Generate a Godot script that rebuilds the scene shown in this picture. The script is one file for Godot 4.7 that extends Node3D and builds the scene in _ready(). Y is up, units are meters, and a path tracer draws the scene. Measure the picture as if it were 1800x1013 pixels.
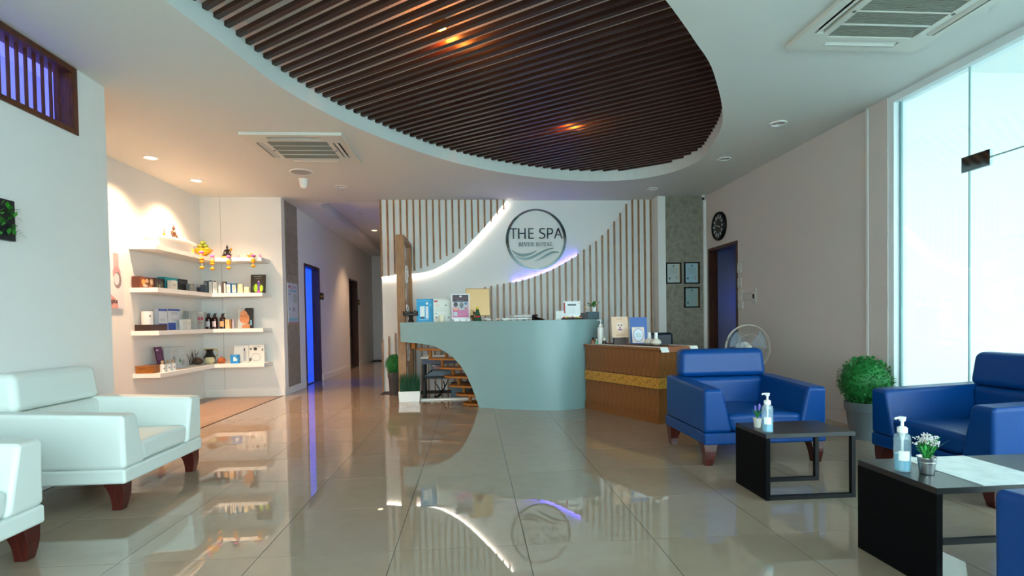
extends Node3D

const CEIL := 2.86
const XR := 3.54
const XL := -2.755
const ZB := -8.33
var M := {}
var taken := {}
var rng := RandomNumberGenerator.new()


# ---------------------------------------------------------------- mesh builder
class MB:
	var v := PackedVector3Array()
	var n := PackedVector3Array()
	var t := PackedVector2Array()

	func tri(a: Vector3, b: Vector3, c: Vector3, na: Vector3, nb: Vector3, nc: Vector3, ua := Vector2(), ub := Vector2(), uc := Vector2()) -> void:
		if (b - a).cross(c - a).dot(na + nb + nc) < 0.0:
			var p := b; b = c; c = p
			p = nb; nb = nc; nc = p
			var q := ub; ub = uc; uc = q
		v.push_back(a); v.push_back(c); v.push_back(b)
		n.push_back(na); n.push_back(nc); n.push_back(nb)
		t.push_back(ua); t.push_back(uc); t.push_back(ub)

	func quad(a: Vector3, b: Vector3, c: Vector3, d: Vector3) -> void:
		var m := (b - a).cross(c - a)
		if m.length_squared() < 1e-16:
			m = (c - a).cross(d - a)
		m = m.normalized()
		tri(a, b, c, m, m, m, Vector2(0, 1), Vector2(1, 1), Vector2(1, 0))
		tri(a, c, d, m, m, m, Vector2(0, 1), Vector2(1, 0), Vector2(0, 0))

	func squad(a: Vector3, b: Vector3, c: Vector3, d: Vector3, na: Vector3, nb: Vector3, nc: Vector3, nd: Vector3) -> void:
		tri(a, b, c, na, nb, nc)
		tri(a, c, d, na, nc, nd)

	# eight corners: bottom ring (ccw from above) then top ring
	func hexa(p: Array) -> void:
		quad(p[0], p[1], p[5], p[4])
		quad(p[1], p[2], p[6], p[5])
		quad(p[2], p[3], p[7], p[6])
		quad(p[3], p[0], p[4], p[7])
		quad(p[4], p[5], p[6], p[7])
		quad(p[3], p[2], p[1], p[0])

	func box(c: Vector3, s: Vector3, b := Basis.IDENTITY) -> void:
		var h := s / 2.0
		var p := []
		for y in [-h.y, h.y]:
			for q in [Vector2(-h.x, h.z), Vector2(h.x, h.z), Vector2(h.x, -h.z), Vector2(-h.x, -h.z)]:
				p.append(c + b * Vector3(q.x, y, q.y))
		hexa(p)

	func span(x0: float, x1: float, y0: float, y1: float, z0: float, z1: float) -> void:
		box(Vector3((x0 + x1) / 2, (y0 + y1) / 2, (z0 + z1) / 2), Vector3(absf(x1 - x0), absf(y1 - y0), absf(z1 - z0)))

	func frustum(c0: Vector3, s0: Vector2, c1: Vector3, s1: Vector2) -> void:
		var p := []
		for k in 2:
			var c: Vector3 = c0 if k == 0 else c1
			var s: Vector2 = (s0 if k == 0 else s1) / 2.0
			for q in [Vector2(-s.x, s.y), Vector2(s.x, s.y), Vector2(s.x, -s.y), Vector2(-s.x, -s.y)]:
				p.append(c + Vector3(q.x, 0, q.y))
		hexa(p)

	# rounded box; warp bends each point
	func rbox(c: Vector3, s: Vector3, r: float, warp = null, b := Basis.IDENTITY, k := 4, mid := 6) -> void:
		var h := s / 2.0
		r = minf(r, minf(h.x, minf(h.y, h.z)) * 0.98)
		var ax := []
		for a in 3:
			var l := []
			for i in k + 1:
				l.append(-h[a] + r * i / k)
			for i in range(1, mid):
				l.append(lerpf(-h[a] + r, h[a] - r, float(i) / mid))
			for i in k + 1:
				l.append(h[a] - r + r * i / k)
			ax.append(l)
		var inner := h - Vector3(r, r, r)
		for a in 3:
			var u: Array = ax[(a + 1) % 3]
			var w: Array = ax[(a + 2) % 3]
			for side in [-1.0, 1.0]:
				var P := []
				var N := []
				for i in u.size():
					for j in w.size():
						var p := Vector3()
						p[a] = side * h[a]
						p[(a + 1) % 3] = u[i]
						p[(a + 2) % 3] = w[j]
						var q := p.clamp(-inner, inner)
						var d := (p - q).normalized()
						P.append(q + d * r)
						N.append(d)
				var turned := false
				if warp != null:
					for i in P.size():
						var o: Vector3 = P[i]
						var w0: Vector3 = warp.call(o)
						var J := Basis((warp.call(o + Vector3(1e-3, 0, 0)) - w0) * 1000.0, (warp.call(o + Vector3(0, 1e-3, 0)) - w0) * 1000.0, (warp.call(o + Vector3(0, 0, 1e-3)) - w0) * 1000.0)
						turned = J.determinant() < 0.0
						N[i] = (J.inverse().transposed() * N[i]).normalized()
						P[i] = w0
				var cols := w.size()
				for i in u.size() - 1:
					for j in cols - 1:
						var q := [i * cols + j, (i + 1) * cols + j, (i + 1) * cols + j + 1, i * cols + j + 1]
						if (side < 0) != turned:
							q = [q[0], q[3], q[2], q[1]]
						squad(c + b * P[q[0]], c + b * P[q[1]], c + b * P[q[2]], c + b * P[q[3]], b * N[q[0]], b * N[q[1]], b * N[q[2]], b * N[q[3]])

	# profile of (radius, height) turned round y
	func lathe(c: Vector3, prof: Array, seg := 24, b := Basis.IDENTITY) -> void:
		for i in prof.size() - 1:
			var p: Vector2 = prof[i]
			var q: Vector2 = prof[i + 1]
			var d := q - p
			if d.length() < 1e-6:
				continue
			var m := Vector2(d.y, -d.x).normalized()
			for k in seg:
				var a0 := TAU * k / seg
				var a1 := TAU * (k + 1) / seg
				var e0 := Vector3(cos(a0), 0, -sin(a0))
				var e1 := Vector3(cos(a1), 0, -sin(a1))
				var n0 := b * (e0 * m.x + Vector3(0, m.y, 0))
				var n1 := b * (e1 * m.x + Vector3(0, m.y, 0))
				squad(c + b * (e0 * p.x + Vector3(0, p.y, 0)), c + b * (e1 * p.x + Vector3(0, p.y, 0)), c + b * (e1 * q.x + Vector3(0, q.y, 0)), c + b * (e0 * q.x + Vector3(0, q.y, 0)), n0, n1, n1, n0)

	func ball(c: Vector3, r: Vector3, rows := 8, seg := 14) -> void:
		for i in rows:
			var f0 := PI * i / rows - PI / 2
			var f1 := PI * (i + 1) / rows - PI / 2
			for k in seg:
				var a0 := TAU * k / seg
				var a1 := TAU * (k + 1) / seg
				var q := []
				for w in [[f0, a0], [f0, a1], [f1, a1], [f1, a0]]:
					q.append(Vector3(cos(w[0]) * cos(w[1]), sin(w[0]), -cos(w[0]) * sin(w[1])))
				squad(c + q[0] * r, c + q[1] * r, c + q[2] * r, c + q[3] * r, (q[0] / r).normalized(), (q[1] / r).normalized(), (q[2] / r).normalized(), (q[3] / r).normalized())

	func tube(pts: Array, r, seg := 8, closed := false) -> void:
		var rings := []
		var count := pts.size()
		for i in count:
			var a: Vector3 = pts[(i - 1 + count) % count] if closed else pts[maxi(i - 1, 0)]
			var z: Vector3 = pts[(i + 1) % count] if closed else pts[mini(i + 1, count - 1)]
			var d := (z - a).normalized()
			var up := Vector3.UP if absf(d.y) < 0.9 else Vector3.RIGHT
			var s := d.cross(up).normalized()
			var w := s.cross(d).normalized()
			var rad: float = r[i] if r is Array else r
			var ring := []
			for k in seg:
				var e := s * cos(TAU * k / seg) + w * sin(TAU * k / seg)
				ring.append([pts[i] + e * rad, e])
			rings.append(ring)
		for i in (count if closed else count - 1):
			var A: Array = rings[i]
			var B: Array = rings[(i + 1) % count]
			for k in seg:
				var l := (k + 1) % seg
				squad(A[k][0], B[k][0], B[l][0], A[l][0], A[k][1], B[k][1], B[l][1], A[l][1])
		if not closed:
			for e in 2:
				var R: Array = rings[0 if e == 0 else count - 1]
				var m: Vector3 = (pts[0] - pts[1] if e == 0 else pts[count - 1] - pts[count - 2]).normalized()
				for k in range(1, seg - 1):
					if e == 0:
						tri(R[0][0], R[k][0], R[k + 1][0], m, m, m)
					else:
						tri(R[0][0], R[k + 1][0], R[k][0], m, m, m)

	# polygon (ccw, 2D) pulled from w0 to w1 along the third axis of frame (o; x, y, z)
	func prism(poly: PackedVector2Array, w0: float, w1: float, o := Vector3(), f := Basis.IDENTITY) -> void:
		if Geometry2D.is_polygon_clockwise(poly):
			poly.reverse()
		var ids := Geometry2D.triangulate_polygon(poly)
		var up := f.z.normalized()
		var hi := maxf(w0, w1)
		var lo := minf(w0, w1)
		for i in range(0, ids.size(), 3):
			var a := poly[ids[i]]
			var b := poly[ids[i + 1]]
			var c := poly[ids[i + 2]]
			if (b - a).cross(c - a) < 0:
				var s := b
				b = c
				c = s
			tri(o + f * Vector3(a.x, a.y, hi), o + f * Vector3(b.x, b.y, hi), o + f * Vector3(c.x, c.y, hi), up, up, up, a, b, c)
			tri(o + f * Vector3(a.x, a.y, lo), o + f * Vector3(c.x, c.y, lo), o + f * Vector3(b.x, b.y, lo), -up, -up, -up, a, c, b)
		for i in poly.size():
			var a := poly[i]
			var b := poly[(i + 1) % poly.size()]
			var q := [o + f * Vector3(a.x, a.y, lo), o + f * Vector3(b.x, b.y, lo), o + f * Vector3(b.x, b.y, hi), o + f * Vector3(a.x, a.y, hi)]
			if f.determinant() < 0.0:
				q.reverse()
			quad(q[0], q[1], q[2], q[3])

	func mesh() -> ArrayMesh:
		var arr := []
		arr.resize(Mesh.ARRAY_MAX)
		arr[Mesh.ARRAY_VERTEX] = v
		arr[Mesh.ARRAY_NORMAL] = n
		arr[Mesh.ARRAY_TEX_UV] = t
		var m := ArrayMesh.new()
		m.add_surface_from_arrays(Mesh.PRIMITIVE_TRIANGLES, arr)
		return m


# ---------------------------------------------------------------- scene helpers
func numbered(called: String) -> String:
	taken[called] = taken.get(called, -1) + 1
	return called if taken[called] == 0 else "%s_%03d" % [called, taken[called]]


func thing(called: String, label: String, category: String, where := Vector3.ZERO, turn := 0.0, group := "") -> Node3D:
	var o := Node3D.new()
	o.name = numbered(called)
	add_child(o)
	o.position = where
	o.rotation.y = turn
	tag(o, label, category, group)
	return o


func tag(o: Node, label: String, category := "", group := "") -> void:
	o.set_meta("label", label)
	if category:
		o.set_meta("category", category)
	if group:
		o.set_meta("group", group)


func part(called: String, b: MB, m: Material, parent: Node3D, label := "") -> MeshInstance3D:
	return inst(called, b.mesh(), m, parent, label)


func inst(called: String, mesh: Mesh, m: Material, parent: Node3D, label := "") -> MeshInstance3D:
	var o := MeshInstance3D.new()
	o.mesh = mesh
	o.material_override = m
	o.name = called
	parent.add_child(o, true)
	if label:
		o.set_meta("label", label)
	return o


func struct(called: String, label := "") -> Node3D:
	var o := Node3D.new()
	o.name = called
	add_child(o)
	o.set_meta("kind", "structure")
	if label:
		o.set_meta("label", label)
	return o


func structure(called: String, b: MB, m: Material, label := "") -> MeshInstance3D:
	var o := inst(called, b.mesh(), m, self)
	o.set_meta("kind", "structure")
	if label:
		o.set_meta("label", label)
	return o


func mat(hex: String, rough := 0.6, metal := 0.0) -> StandardMaterial3D:
	var m := StandardMaterial3D.new()
	m.albedo_color = Color(hex)
	m.roughness = rough
	m.metallic = metal
	return m


func glow(hex: String, energy: float) -> StandardMaterial3D:
	var m := mat(hex, 0.5)
	m.emission_enabled = true
	m.emission = Color(hex)
	m.emission_energy_multiplier = energy
	return m


func noise_image(seed_: int, freq: float, octaves := 4, kind := FastNoiseLite.TYPE_SIMPLEX_SMOOTH, size := 256) -> Image:
	var f := FastNoiseLite.new()
	f.seed = seed_
	f.noise_type = kind
	f.frequency = freq
	f.fractal_octaves = octaves
	return f.get_seamless_image(size, size)


func ramp_texture(im: Image, stops: Array) -> ImageTexture:
	var out := Image.create(im.get_width(), im.get_height(), false, Image.FORMAT_RGB8)
	for y in im.get_height():
		for x in im.get_width():
			var k := im.get_pixel(x, y).r * (stops.size() - 1)
			var i := mini(int(k), stops.size() - 2)
			out.set_pixel(x, y, (stops[i] as Color).lerp(stops[i + 1], k - i))
	return ImageTexture.create_from_image(out)


func tri_tex(m: StandardMaterial3D, tex: Texture2D, scale: Vector3, world := false) -> StandardMaterial3D:
	m.albedo_color = Color.WHITE
	m.albedo_texture = tex
	m.uv1_triplanar = true
	m.uv1_world_triplanar = world
	m.uv1_scale = scale
	return m


func wood(stops: Array, seed_: int, scale: Vector3, rough := 0.45) -> StandardMaterial3D:
	return tri_tex(mat("#ffffff", rough), ramp_texture(noise_image(seed_, 0.02, 5), stops), scale)


func clear(hex: String, alpha: float, rough := 0.02) -> StandardMaterial3D:
	var m := mat(hex, rough)
	m.transparency = BaseMaterial3D.TRANSPARENCY_ALPHA
	m.albedo_color.a = alpha
	return m


# flat print: rectangles r, discs c, text-like rows t
func print_image(w: int, h: int, bg: String, ops: Array) -> StandardMaterial3D:
	var im := Image.create(w, h, false, Image.FORMAT_RGB8)
	im.fill(Color(bg))
	for o in ops:
		var col := Color(o[o.size() - 1])
		if o[0] == "r":
			im.fill_rect(Rect2i(o[1], o[2], o[3], o[4]), col)
		elif o[0] == "c":
			for y in range(maxi(0, o[2] - o[4]), mini(h, o[2] + o[4] + 1)):
				for x in range(maxi(0, o[1] - o[3]), mini(w, o[1] + o[3] + 1)):
					if pow(float(x - o[1]) / o[3], 2) + pow(float(y - o[2]) / o[4], 2) <= 1.0:
						im.set_pixel(x, y, col)
		elif o[0] == "t":
			var r := RandomNumberGenerator.new()
			r.seed = o[1] * 31 + o[2]
			var y: int = o[2]
			while y < o[2] + o[4]:
				var x: int = o[1]
				while x < o[1] + o[3]:
					var l := r.randi_range(2, 7)
					im.fill_rect(Rect2i(x, y, mini(l, o[1] + o[3] - x), 2), col)
					x += l + 2
				y += 5
	var m := mat("#ffffff", 0.45)
	m.albedo_texture = ImageTexture.create_from_image(im)
	return m


# carton or card: body plus printed front (front is local +z)
func pack(called: String, label: String, category: String, group: String, where: Vector3, s: Vector3, turn: float, front: Material, body: Material, tilt := 0.0) -> Node3D:
	var o := thing(called, label, category, where, turn, group)
	o.rotation.x = 0.0
	var B := Basis(Vector3.RIGHT, -tilt)
	var b := MB.new()
	b.box(B * Vector3(0, s.y / 2, 0) + Vector3(0, sin(tilt) * s.z / 2, 0), s, B)
	part("body", b, body, o)
	if front:
		var q := MB.new()
		var e := 0.0006
		var c := B * Vector3(0, s.y / 2, s.z / 2 + e) + Vector3(0, sin(tilt) * s.z / 2, 0)
		var hx := B * Vector3(s.x / 2 * 0.985, 0, 0)
		var hy := B * Vector3(0, s.y / 2 * 0.985, 0)
		q.quad(c - hx - hy, c + hx - hy, c + hx + hy, c - hx + hy)
		part("front_print", q, front, o, "printed front")
	return o


func text_mesh(s: String, height: float, depth: float, bold := false, serif := false) -> TextMesh:
	var f := SystemFont.new()
	f.font_names = PackedStringArray(["Droid Serif" if serif else "Droid Sans"])
	f.font_weight = 700 if bold else 400
	var t := TextMesh.new()
	t.font = f
	t.text = s
	t.font_size = 64
	t.pixel_size = height / 46.0
	t.depth = depth
	return t


# one part per letter, set out over the given width
func letters(parent: Node3D, s: String, height: float, depth: float, at: Vector3, width: float, bold: bool, serif: bool, m: Material) -> void:
	var f: Font = text_mesh("A", height, depth, bold, serif).font
	var whole := f.get_string_size(s, HORIZONTAL_ALIGNMENT_LEFT, -1, 64).x
	for i in s.length():
		if s[i] == " ":
			continue
		var x0 := f.get_string_size(s.substr(0, i), HORIZONTAL_ALIGNMENT_LEFT, -1, 64).x if i > 0 else 0.0
		var x1 := f.get_string_size(s.substr(0, i + 1), HORIZONTAL_ALIGNMENT_LEFT, -1, 64).x
		var o := inst("letter", text_mesh(s[i], height, depth, bold, serif), m, parent)
		o.position = at + Vector3(((x0 + x1) / 2.0 / whole - 0.5) * width, 0, 0)


func spline(P: Array, n := 10, closed := false) -> Array:
	var out := []
	var c := P.size()
	for i in (c if closed else c - 1):
		var p0: Vector2 = P[(i - 1 + c) % c] if closed else P[maxi(i - 1, 0)]
		var p1: Vector2 = P[i]
		var p2: Vector2 = P[(i + 1) % c]
		var p3: Vector2 = P[(i + 2) % c] if closed else P[mini(i + 2, c - 1)]
		for k in n:
			var t := float(k) / n
			out.append(0.5 * ((2.0 * p1) + (p2 - p0) * t + (2.0 * p0 - 5.0 * p1 + 4.0 * p2 - p3) * t * t + (3.0 * p1 - p0 - 3.0 * p2 + p3) * t * t * t))
	if not closed:
		out.append(P[c - 1])
	return out


func omni(at: Vector3, hex: String, energy: float, size := 0.05) -> void:
	var l := OmniLight3D.new()
	l.name = numbered("lamp_light")
	l.position = at
	l.light_color = Color(hex)
	l.light_energy = energy
	l.light_size = size
	l.omni_range = 30
	l.omni_attenuation = 2
	l.shadow_enabled = true
	add_child(l)


func spot(at: Vector3, to: Vector3, hex: String, energy: float, angle: float, size := 0.04, blend := 0.8) -> void:
	var l := SpotLight3D.new()
	l.name = numbered("spot_light")
	l.light_color = Color(hex)
	l.light_energy = energy
	l.light_size = size
	l.spot_angle = angle
	l.spot_angle_attenuation = blend
	l.spot_range = 30
	l.spot_attenuation = 2
	l.shadow_enabled = true
	add_child(l)
	l.look_at_from_position(at, to, Vector3.FORWARD if absf((to - at).normalized().y) > 0.95 else Vector3.UP)


# ================================================================= build
func _ready() -> void:
	rng.seed = 7
	camera_and_sky()
	materials()
	shell()
	ceiling()
	slat_wall()
	glass_front()
	armchairs()
	tables()
	counter()
	cabinet()
	shelves()
	wall_things()
	ceiling_things()
	plants()
	small_things()


func camera_and_sky() -> void:
	var cam := Camera3D.new()
	cam.name = "camera"
	cam.projection = Camera3D.PROJECTION_FRUSTUM
	cam.near = 0.05
	cam.far = 200.0
	cam.size = 1013.0 / 960.0 * 0.05
	cam.frustum_offset = Vector2(0, (584.45 - 506.5) / 960.0 * 0.05)
	add_child(cam)
	cam.basis = Basis.from_euler(Vector3(-0.0225, -0.0724, -0.0165))
	cam.position = Vector3(0, 1.04, 0)
	cam.current = true
	var e := Environment.new()
	e.background_mode = Environment.BG_SKY
	var s := ProceduralSkyMaterial.new()
	s.sky_top_color = Color("#b4dfea")
	s.sky_horizon_color = Color("#daf2f6")
	s.sky_curve = 0.3
	s.ground_horizon_color = Color("#cfe0e0")
	s.ground_bottom_color = Color("#b4bcb8")
	s.sky_energy_multiplier = 1.0
	e.sky = Sky.new()
	e.sky.sky_material = s
	e.background_energy_multiplier = 6.4
	e.tonemap_mode = Environment.TONE_MAPPER_LINEAR
	e.tonemap_exposure = 1.9
	e.sdfgi_enabled = true
	e.ssao_enabled = true
	e.ssil_enabled = true
	var w := WorldEnvironment.new()
	w.name = "world"
	w.environment = e
	add_child(w)


func materials() -> void:
	M.white = mat("#eeeeea", 0.7)
	M.wall = mat("#e9e8e4", 0.75)
	M.wall_bounce_tint = mat("#cfc6c0", 0.8)  # white wall with its shade and warm bounce put into the colour
	M.hall = mat("#e9e8e4", 0.75)
	M.ceil = mat("#dcdcd6", 0.85)
	M.trim = mat("#ecebe6", 0.5)
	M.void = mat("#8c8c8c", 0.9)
	M.concrete = mat("#c6d0d0", 0.9)
	M.black = mat("#08080a", 0.45)
	M.black.metallic_specular = 0.3
	M.black_matte = mat("#08080a", 0.7)
	M.black_matte.metallic_specular = 0.2
	M.tabletop = mat("#121416", 0.3)
	M.chrome = mat("#d8d8d8", 0.08, 1.0)
	M.mirror = mat("#8f979b", 0.05, 1.0)
	M.steel = mat("#b5b5b5", 0.3, 1.0)
	M.gold = mat("#c99a2e", 0.3, 1.0)
	M.brass = mat("#b08a4a", 0.4, 1.0)
	M.grout = mat("#3d362f", 0.9)
	M.leather_blue = leather("#013c7d", 0.33)
	M.leather_blue.metallic_specular = 0.35
	M.leather_white = leather("#dfe6e0", 0.42)
	M.leg = wood([Color("#2e0d0a"), Color("#4a1712"), Color("#5c2018")], 3, Vector3(9, 1.2, 9), 0.3)
	M.door_wood = wood([Color("#2a120b"), Color("#42200f"), Color("#55290f")], 4, Vector3(10, 1, 10), 0.4)
	M.grille_wood = wood([Color("#3a1c0c"), Color("#5a2c10"), Color("#6e3a14")], 14, Vector3(10, 1, 10), 0.45)
	M.slat_wood = wood([Color("#653c18"), Color("#96622e"), Color("#b07a40")], 5, Vector3(12, 1, 12), 0.35)
	M.ceiling_wood = wood([Color("#24100b"), Color("#331710"), Color("#3f1d14")], 6, Vector3(1, 14, 14), 0.4)
	M.oak = wood([Color("#855b36"), Color("#9c7046"), Color("#ad8155")], 8, Vector3(10, 0.9, 10), 0.5)
	M.tier_wood = wood([Color("#7a4414"), Color("#9c5f20"), Color("#b47630")], 9, Vector3(2, 12, 2), 0.4)
	M.cab_wood = wood([Color("#5f3410"), Color("#7d4a1c"), Color("#935c26")], 10, Vector3(14, 0.8, 14), 0.38)
	M.burl = wood([Color("#8a5a14"), Color("#b9832a"), Color("#d6a548")], 11, Vector3(5, 4, 5), 0.35)
	M.marble = marble()
	M.counter = mat("#86a5a6", 0.32)
	M.foliage = mat("#1f7a34", 0.55)
	M.grass = mat("#14502e", 0.55)
	M.pot_grey = mat("#6a7478", 0.7)
	M.pot_dark = mat("#3b3836", 0.7)
	M.alu = mat("#c8ccca", 0.4, 0.6)
	M.frame_white = mat("#dfe9ea", 0.4)
	M.glass = clear("#dff6f6", 0.09, 0.0)
	M.acrylic = clear("#e8f0f0", 0.18, 0.02)
	M.paper = mat("#efefe9", 0.6)
	M.ceramic = mat("#e2d8c8", 0.3)
	M.plastic_white = mat("#f0f0ec", 0.35)


func leather(hex: String, rough: float) -> StandardMaterial3D:
	var m := mat(hex, rough)
	var im := noise_image(21, 0.09, 3, FastNoiseLite.TYPE_CELLULAR)
	im.bump_map_to_normal_map(1.0)
	m.normal_enabled = true
	m.normal_texture = ImageTexture.create_from_image(im)
	m.normal_scale = 0.12
	m.uv1_triplanar = true
	m.uv1_scale = Vector3(6, 6, 6)
	return m


func marble() -> StandardMaterial3D:
	var f := FastNoiseLite.new()
	f.seed = 12
	f.frequency = 0.012
	f.fractal_octaves = 5
	f.fractal_type = FastNoiseLite.FRACTAL_RIDGED
	f.domain_warp_enabled = true
	f.domain_warp_amplitude = 40
	var im := f.get_seamless_image(512, 512)
	return tri_tex(mat("#ffffff", 0.3), ramp_texture(im, [Color("#6c675c"), Color("#857f72"), Color("#8f897b"), Color("#a59e8d")]), Vector3(1.1, 1.1, 1.1), true)


# ---------------------------------------------------------------- room shell
func shell() -> void:
	# floor: grout bed, one mesh per tile, wood planks in the alcove
	var fl := struct("floor", "glossy beige porcelain tile floor")
	var bed := MB.new()
	bed.span(-2.85, 3.7, -0.12, -0.0011, -8.45, 2.8)
	bed.span(-2.85, -1.2, -0.12, -0.0011, -15.4, -8.45)
	part("grout_bed", bed, M.grout, fl)
	var stops := [[Color("#a3907c"), Color("#a6937f"), Color("#a99682")], [Color("#a18e7a"), Color("#a4917d"), Color("#a79480")], [Color("#a5927e"), Color("#a89581"), Color("#ab9884")]]
	var tm := []
	for k in 3:
		var m := tri_tex(mat("#ffffff", 0.0), ramp_texture(noise_image(30 + k, 0.03, 5), stops[k]), Vector3(0.9, 0.9, 0.9), true)
		m.metallic_specular = 1.0
		tm.append(m)
	var shapes := {}
	for ix in range(-5, 6):
		for iz in range(-5, 21):
			var x0 := maxf(0.23 + 0.6 * ix, -2.74)
			var x1 := minf(0.23 + 0.6 * (ix + 1), 3.54)
			var z1 := minf(-2.49 + 0.6 - 0.6 * iz, 2.7)
			var z0 := -2.49 - 0.6 * iz
			if z0 < -8.35:
				if x0 > -1.35:
					continue
				x1 = minf(x1, -1.34)
			z0 = maxf(z0, -15.3)
			if x1 - x0 < 0.02 or z1 - z0 < 0.02:
				continue
			var key := "%.3f %.3f" % [x1 - x0, z1 - z0]
			if not shapes.has(key):
				var b := MB.new()
				var hx := (x1 - x0) / 2 - 0.0017
				var hz := (z1 - z0) / 2 - 0.0017
				var e := 0.0
				b.hexa([Vector3(-hx, -0.001, hz), Vector3(hx, -0.001, hz), Vector3(hx, -0.001, -hz), Vector3(-hx, -0.001, -hz), Vector3(-hx + e, 0, hz - e), Vector3(hx - e, 0, hz - e), Vector3(hx - e, 0, -hz + e), Vector3(-hx + e, 0, -hz + e)])
				shapes[key] = b.mesh()
			var o := inst("floor_tile", shapes[key], tm[rng.randi() % 3], fl)
			o.position = Vector3((x0 + x1) / 2, 0, (z0 + z1) / 2)
	var af := struct("floor_alcove", "warm wood plank floor of the alcove")
	var ab := MB.new()
	ab.span(-3.96, -2.76, -0.12, -0.004, -8.2, -4.28)
	part("underlay", ab, M.grout, af)
	var pm := []
	for k in 3:
		pm.append(wood([Color("#8d7159"), Color("#a3876f"), Color("#ae9580")], 40 + k, Vector3(0.8, 8, 9), 0.35))
	var z := -4.29
	while z > -8.1:
		var d := minf(0.152, z + 8.11)
		var cut := -3.84 + rng.randf_range(0.25, 0.85)
		for sx in [[-3.84, cut], [cut, -2.755]]:
			var b := MB.new()
			b.span(sx[0] + 0.0008, sx[1] - 0.0008, -0.004, 0.0, z - d + 0.0008, z - 0.0008)
			part("floor_plank", b, pm[rng.randi() % 3], af)
		z -= 0.152
	var edge := MB.new()
	edge.span(-2.756, -2.741, -0.004, 0.004, -8.11, -4.28)
	part("edge_strip", edge, mat("#4a3424", 0.4), af)

	# left wall with the high grille opening
	var b := MB.new()
	b.span(-2.875, XL, 0, 2.4, -4.28, 2.8)
	b.span(-2.875, XL, 2.4, CEIL, -4.28, -4.08)
	b.span(-2.875, XL, 2.4, CEIL, -2.4, 2.8)
	b.span(-3.96, -2.7551, 0, CEIL, -4.4, -4.2805)
	structure("wall_left", b, M.wall, "white wall behind the white armchairs")
	# small room behind the grille, lit blue
	b = MB.new()
	b.span(-3.2, -3.1, 0, CEIL, -4.4, -1.4)
	b.span(-3.1, -2.875, 0, CEIL, -1.5, -1.4)
	b.span(-3.1, -2.875, -0.1, 0, -4.4, -1.4)
	structure("wall_light_shaft", b, M.wall)
	for sz in [-3.9, -3.2, -2.5]:
		omni(Vector3(-2.99, 1.3, sz), "#5a60ff", 0.8, 0.04)
	# alcove
	b = MB.new()
	b.span(-3.96, -3.84, 0, CEIL, -8.23, -4.4)
	structure("wall_alcove_left", b, M.wall, "white alcove wall carrying the shelves")
	b = MB.new()
	b.span(-3.96, -2.73, 0, CEIL, -8.23, -8.11)
	structure("wall_alcove_back", b, M.wall, "white alcove back wall")
	b = MB.new()
	b.span(-3.562, -3.557, 0.1, CEIL, -8.1105, -8.1085)
	structure("trim_1", b, mat("#a9a9a4", 0.7))
	b = MB.new()
	b.span(-3.84, -2.722, 0, 0.1, -8.11, -8.096)
	b.span(-3.84, -3.826, 0, 0.1, -8.096, -4.4)
	b.span(-2.73, -2.716, 0, 0.1, -9.13, -8.11)
	structure("baseboard_alcove", b, M.trim)
	# hallway left wall with two door openings
	b = MB.new()
	var segs := [[-8.2301, -9.17], [-10.06, -12.42], [-13.3, -15.3]]
	for s in segs:
		b.span(-2.85, -2.73, 0, CEIL, s[0], s[1])
	b.span(-2.85, -2.73, 2.03, CEIL, -9.17, -10.06)
	b.span(-2.85, -2.73, 2.03, CEIL, -12.42, -13.3)
	structure("wall_hallway_left", b, M.hall, "beige hallway wall with two dark doorways")
	b = MB.new()
	b.span(-2.73, -2.714, 0, 0.1, -10.13, -12.35)
	b.span(-2.73, -2.714, 0, 0.1, -13.37, -15.2)
	structure("baseboard_hallway", b, M.trim)
	b = MB.new()
	b.span(-1.34, -1.22, 0, CEIL, -15.3, -8.45)
	structure("wall_hallway_right", b, M.hall)
	b = MB.new()
	b.span(-2.85, -1.22, 0, 3.1, -15.42, -15.3)
	structure("wall_hallway_end", b, M.hall)
	# rooms behind the hallway doors
	b = MB.new()
	b.span(-4.6, -4.5, 0, 2.6, -11.1, -8.24)
	b.span(-4.6, -2.85, 0, 2.6, -11.2, -11.1)
	b.span(-4.6, -3.96, 0, 2.6, -8.24, -8.14)
	b.span(-4.6, -2.85, 2.6, 2.7, -11.2, -8.24)
	b.span(-4.6, -2.85, -0.1, 0, -11.2, -8.24)
	structure("wall_massage_room", b, M.wall)
	omni(Vector3(-3.7, 1.9, -9.6), "#0a4cff", 0.8, 0.08)
	b = MB.new()
	b.span(-4.6, -4.5, 0, 2.6, -14.0, -11.8)
	b.span(-4.6, -2.85, 0, 2.6, -14.1, -14.0)
	b.span(-4.6, -2.85, 0, 2.6, -11.9, -11.8)
	b.span(-4.6, -2.85, 2.6, 2.7, -14.1, -11.8)
	b.span(-4.6, -2.85, -0.1, 0, -14.1, -11.8)
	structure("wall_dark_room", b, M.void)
	door_frame("door_1", -2.73, -9.17, -10.06, 2.03, -0.12, M.door_wood, "dark wood door frame opening on a blue lit room")
	door_frame("door_2", -2.73, -12.42, -13.3, 2.03, -0.12, M.door_wood, "dark wood door frame far down the hallway")
	# right wall with door
	b = MB.new()
	b.span(XR, XR + 0.12, 0, CEIL, -8.2, -7.95)
	b.span(XR, XR + 0.12, 2.05, CEIL, -7.95, -7.05)
	b.span(XR, XR + 0.12, 0, CEIL, -7.05, -4.4)
	b.span(XR - 0.02, XR, 0, CEIL, -4.62, -4.4)
	structure("wall_right", b, M.wall_bounce_tint, "white wall on the right with warm shade in its colour")
	b = MB.new()
	b.span(XR - 0.016, XR, 0, 0.1, -7.02, -4.64)
	b.span(XR - 0.036, XR - 0.02, 0, 0.1, -4.66, -4.4)
	structure("baseboard_right", b, M.wall_bounce_tint)
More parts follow.
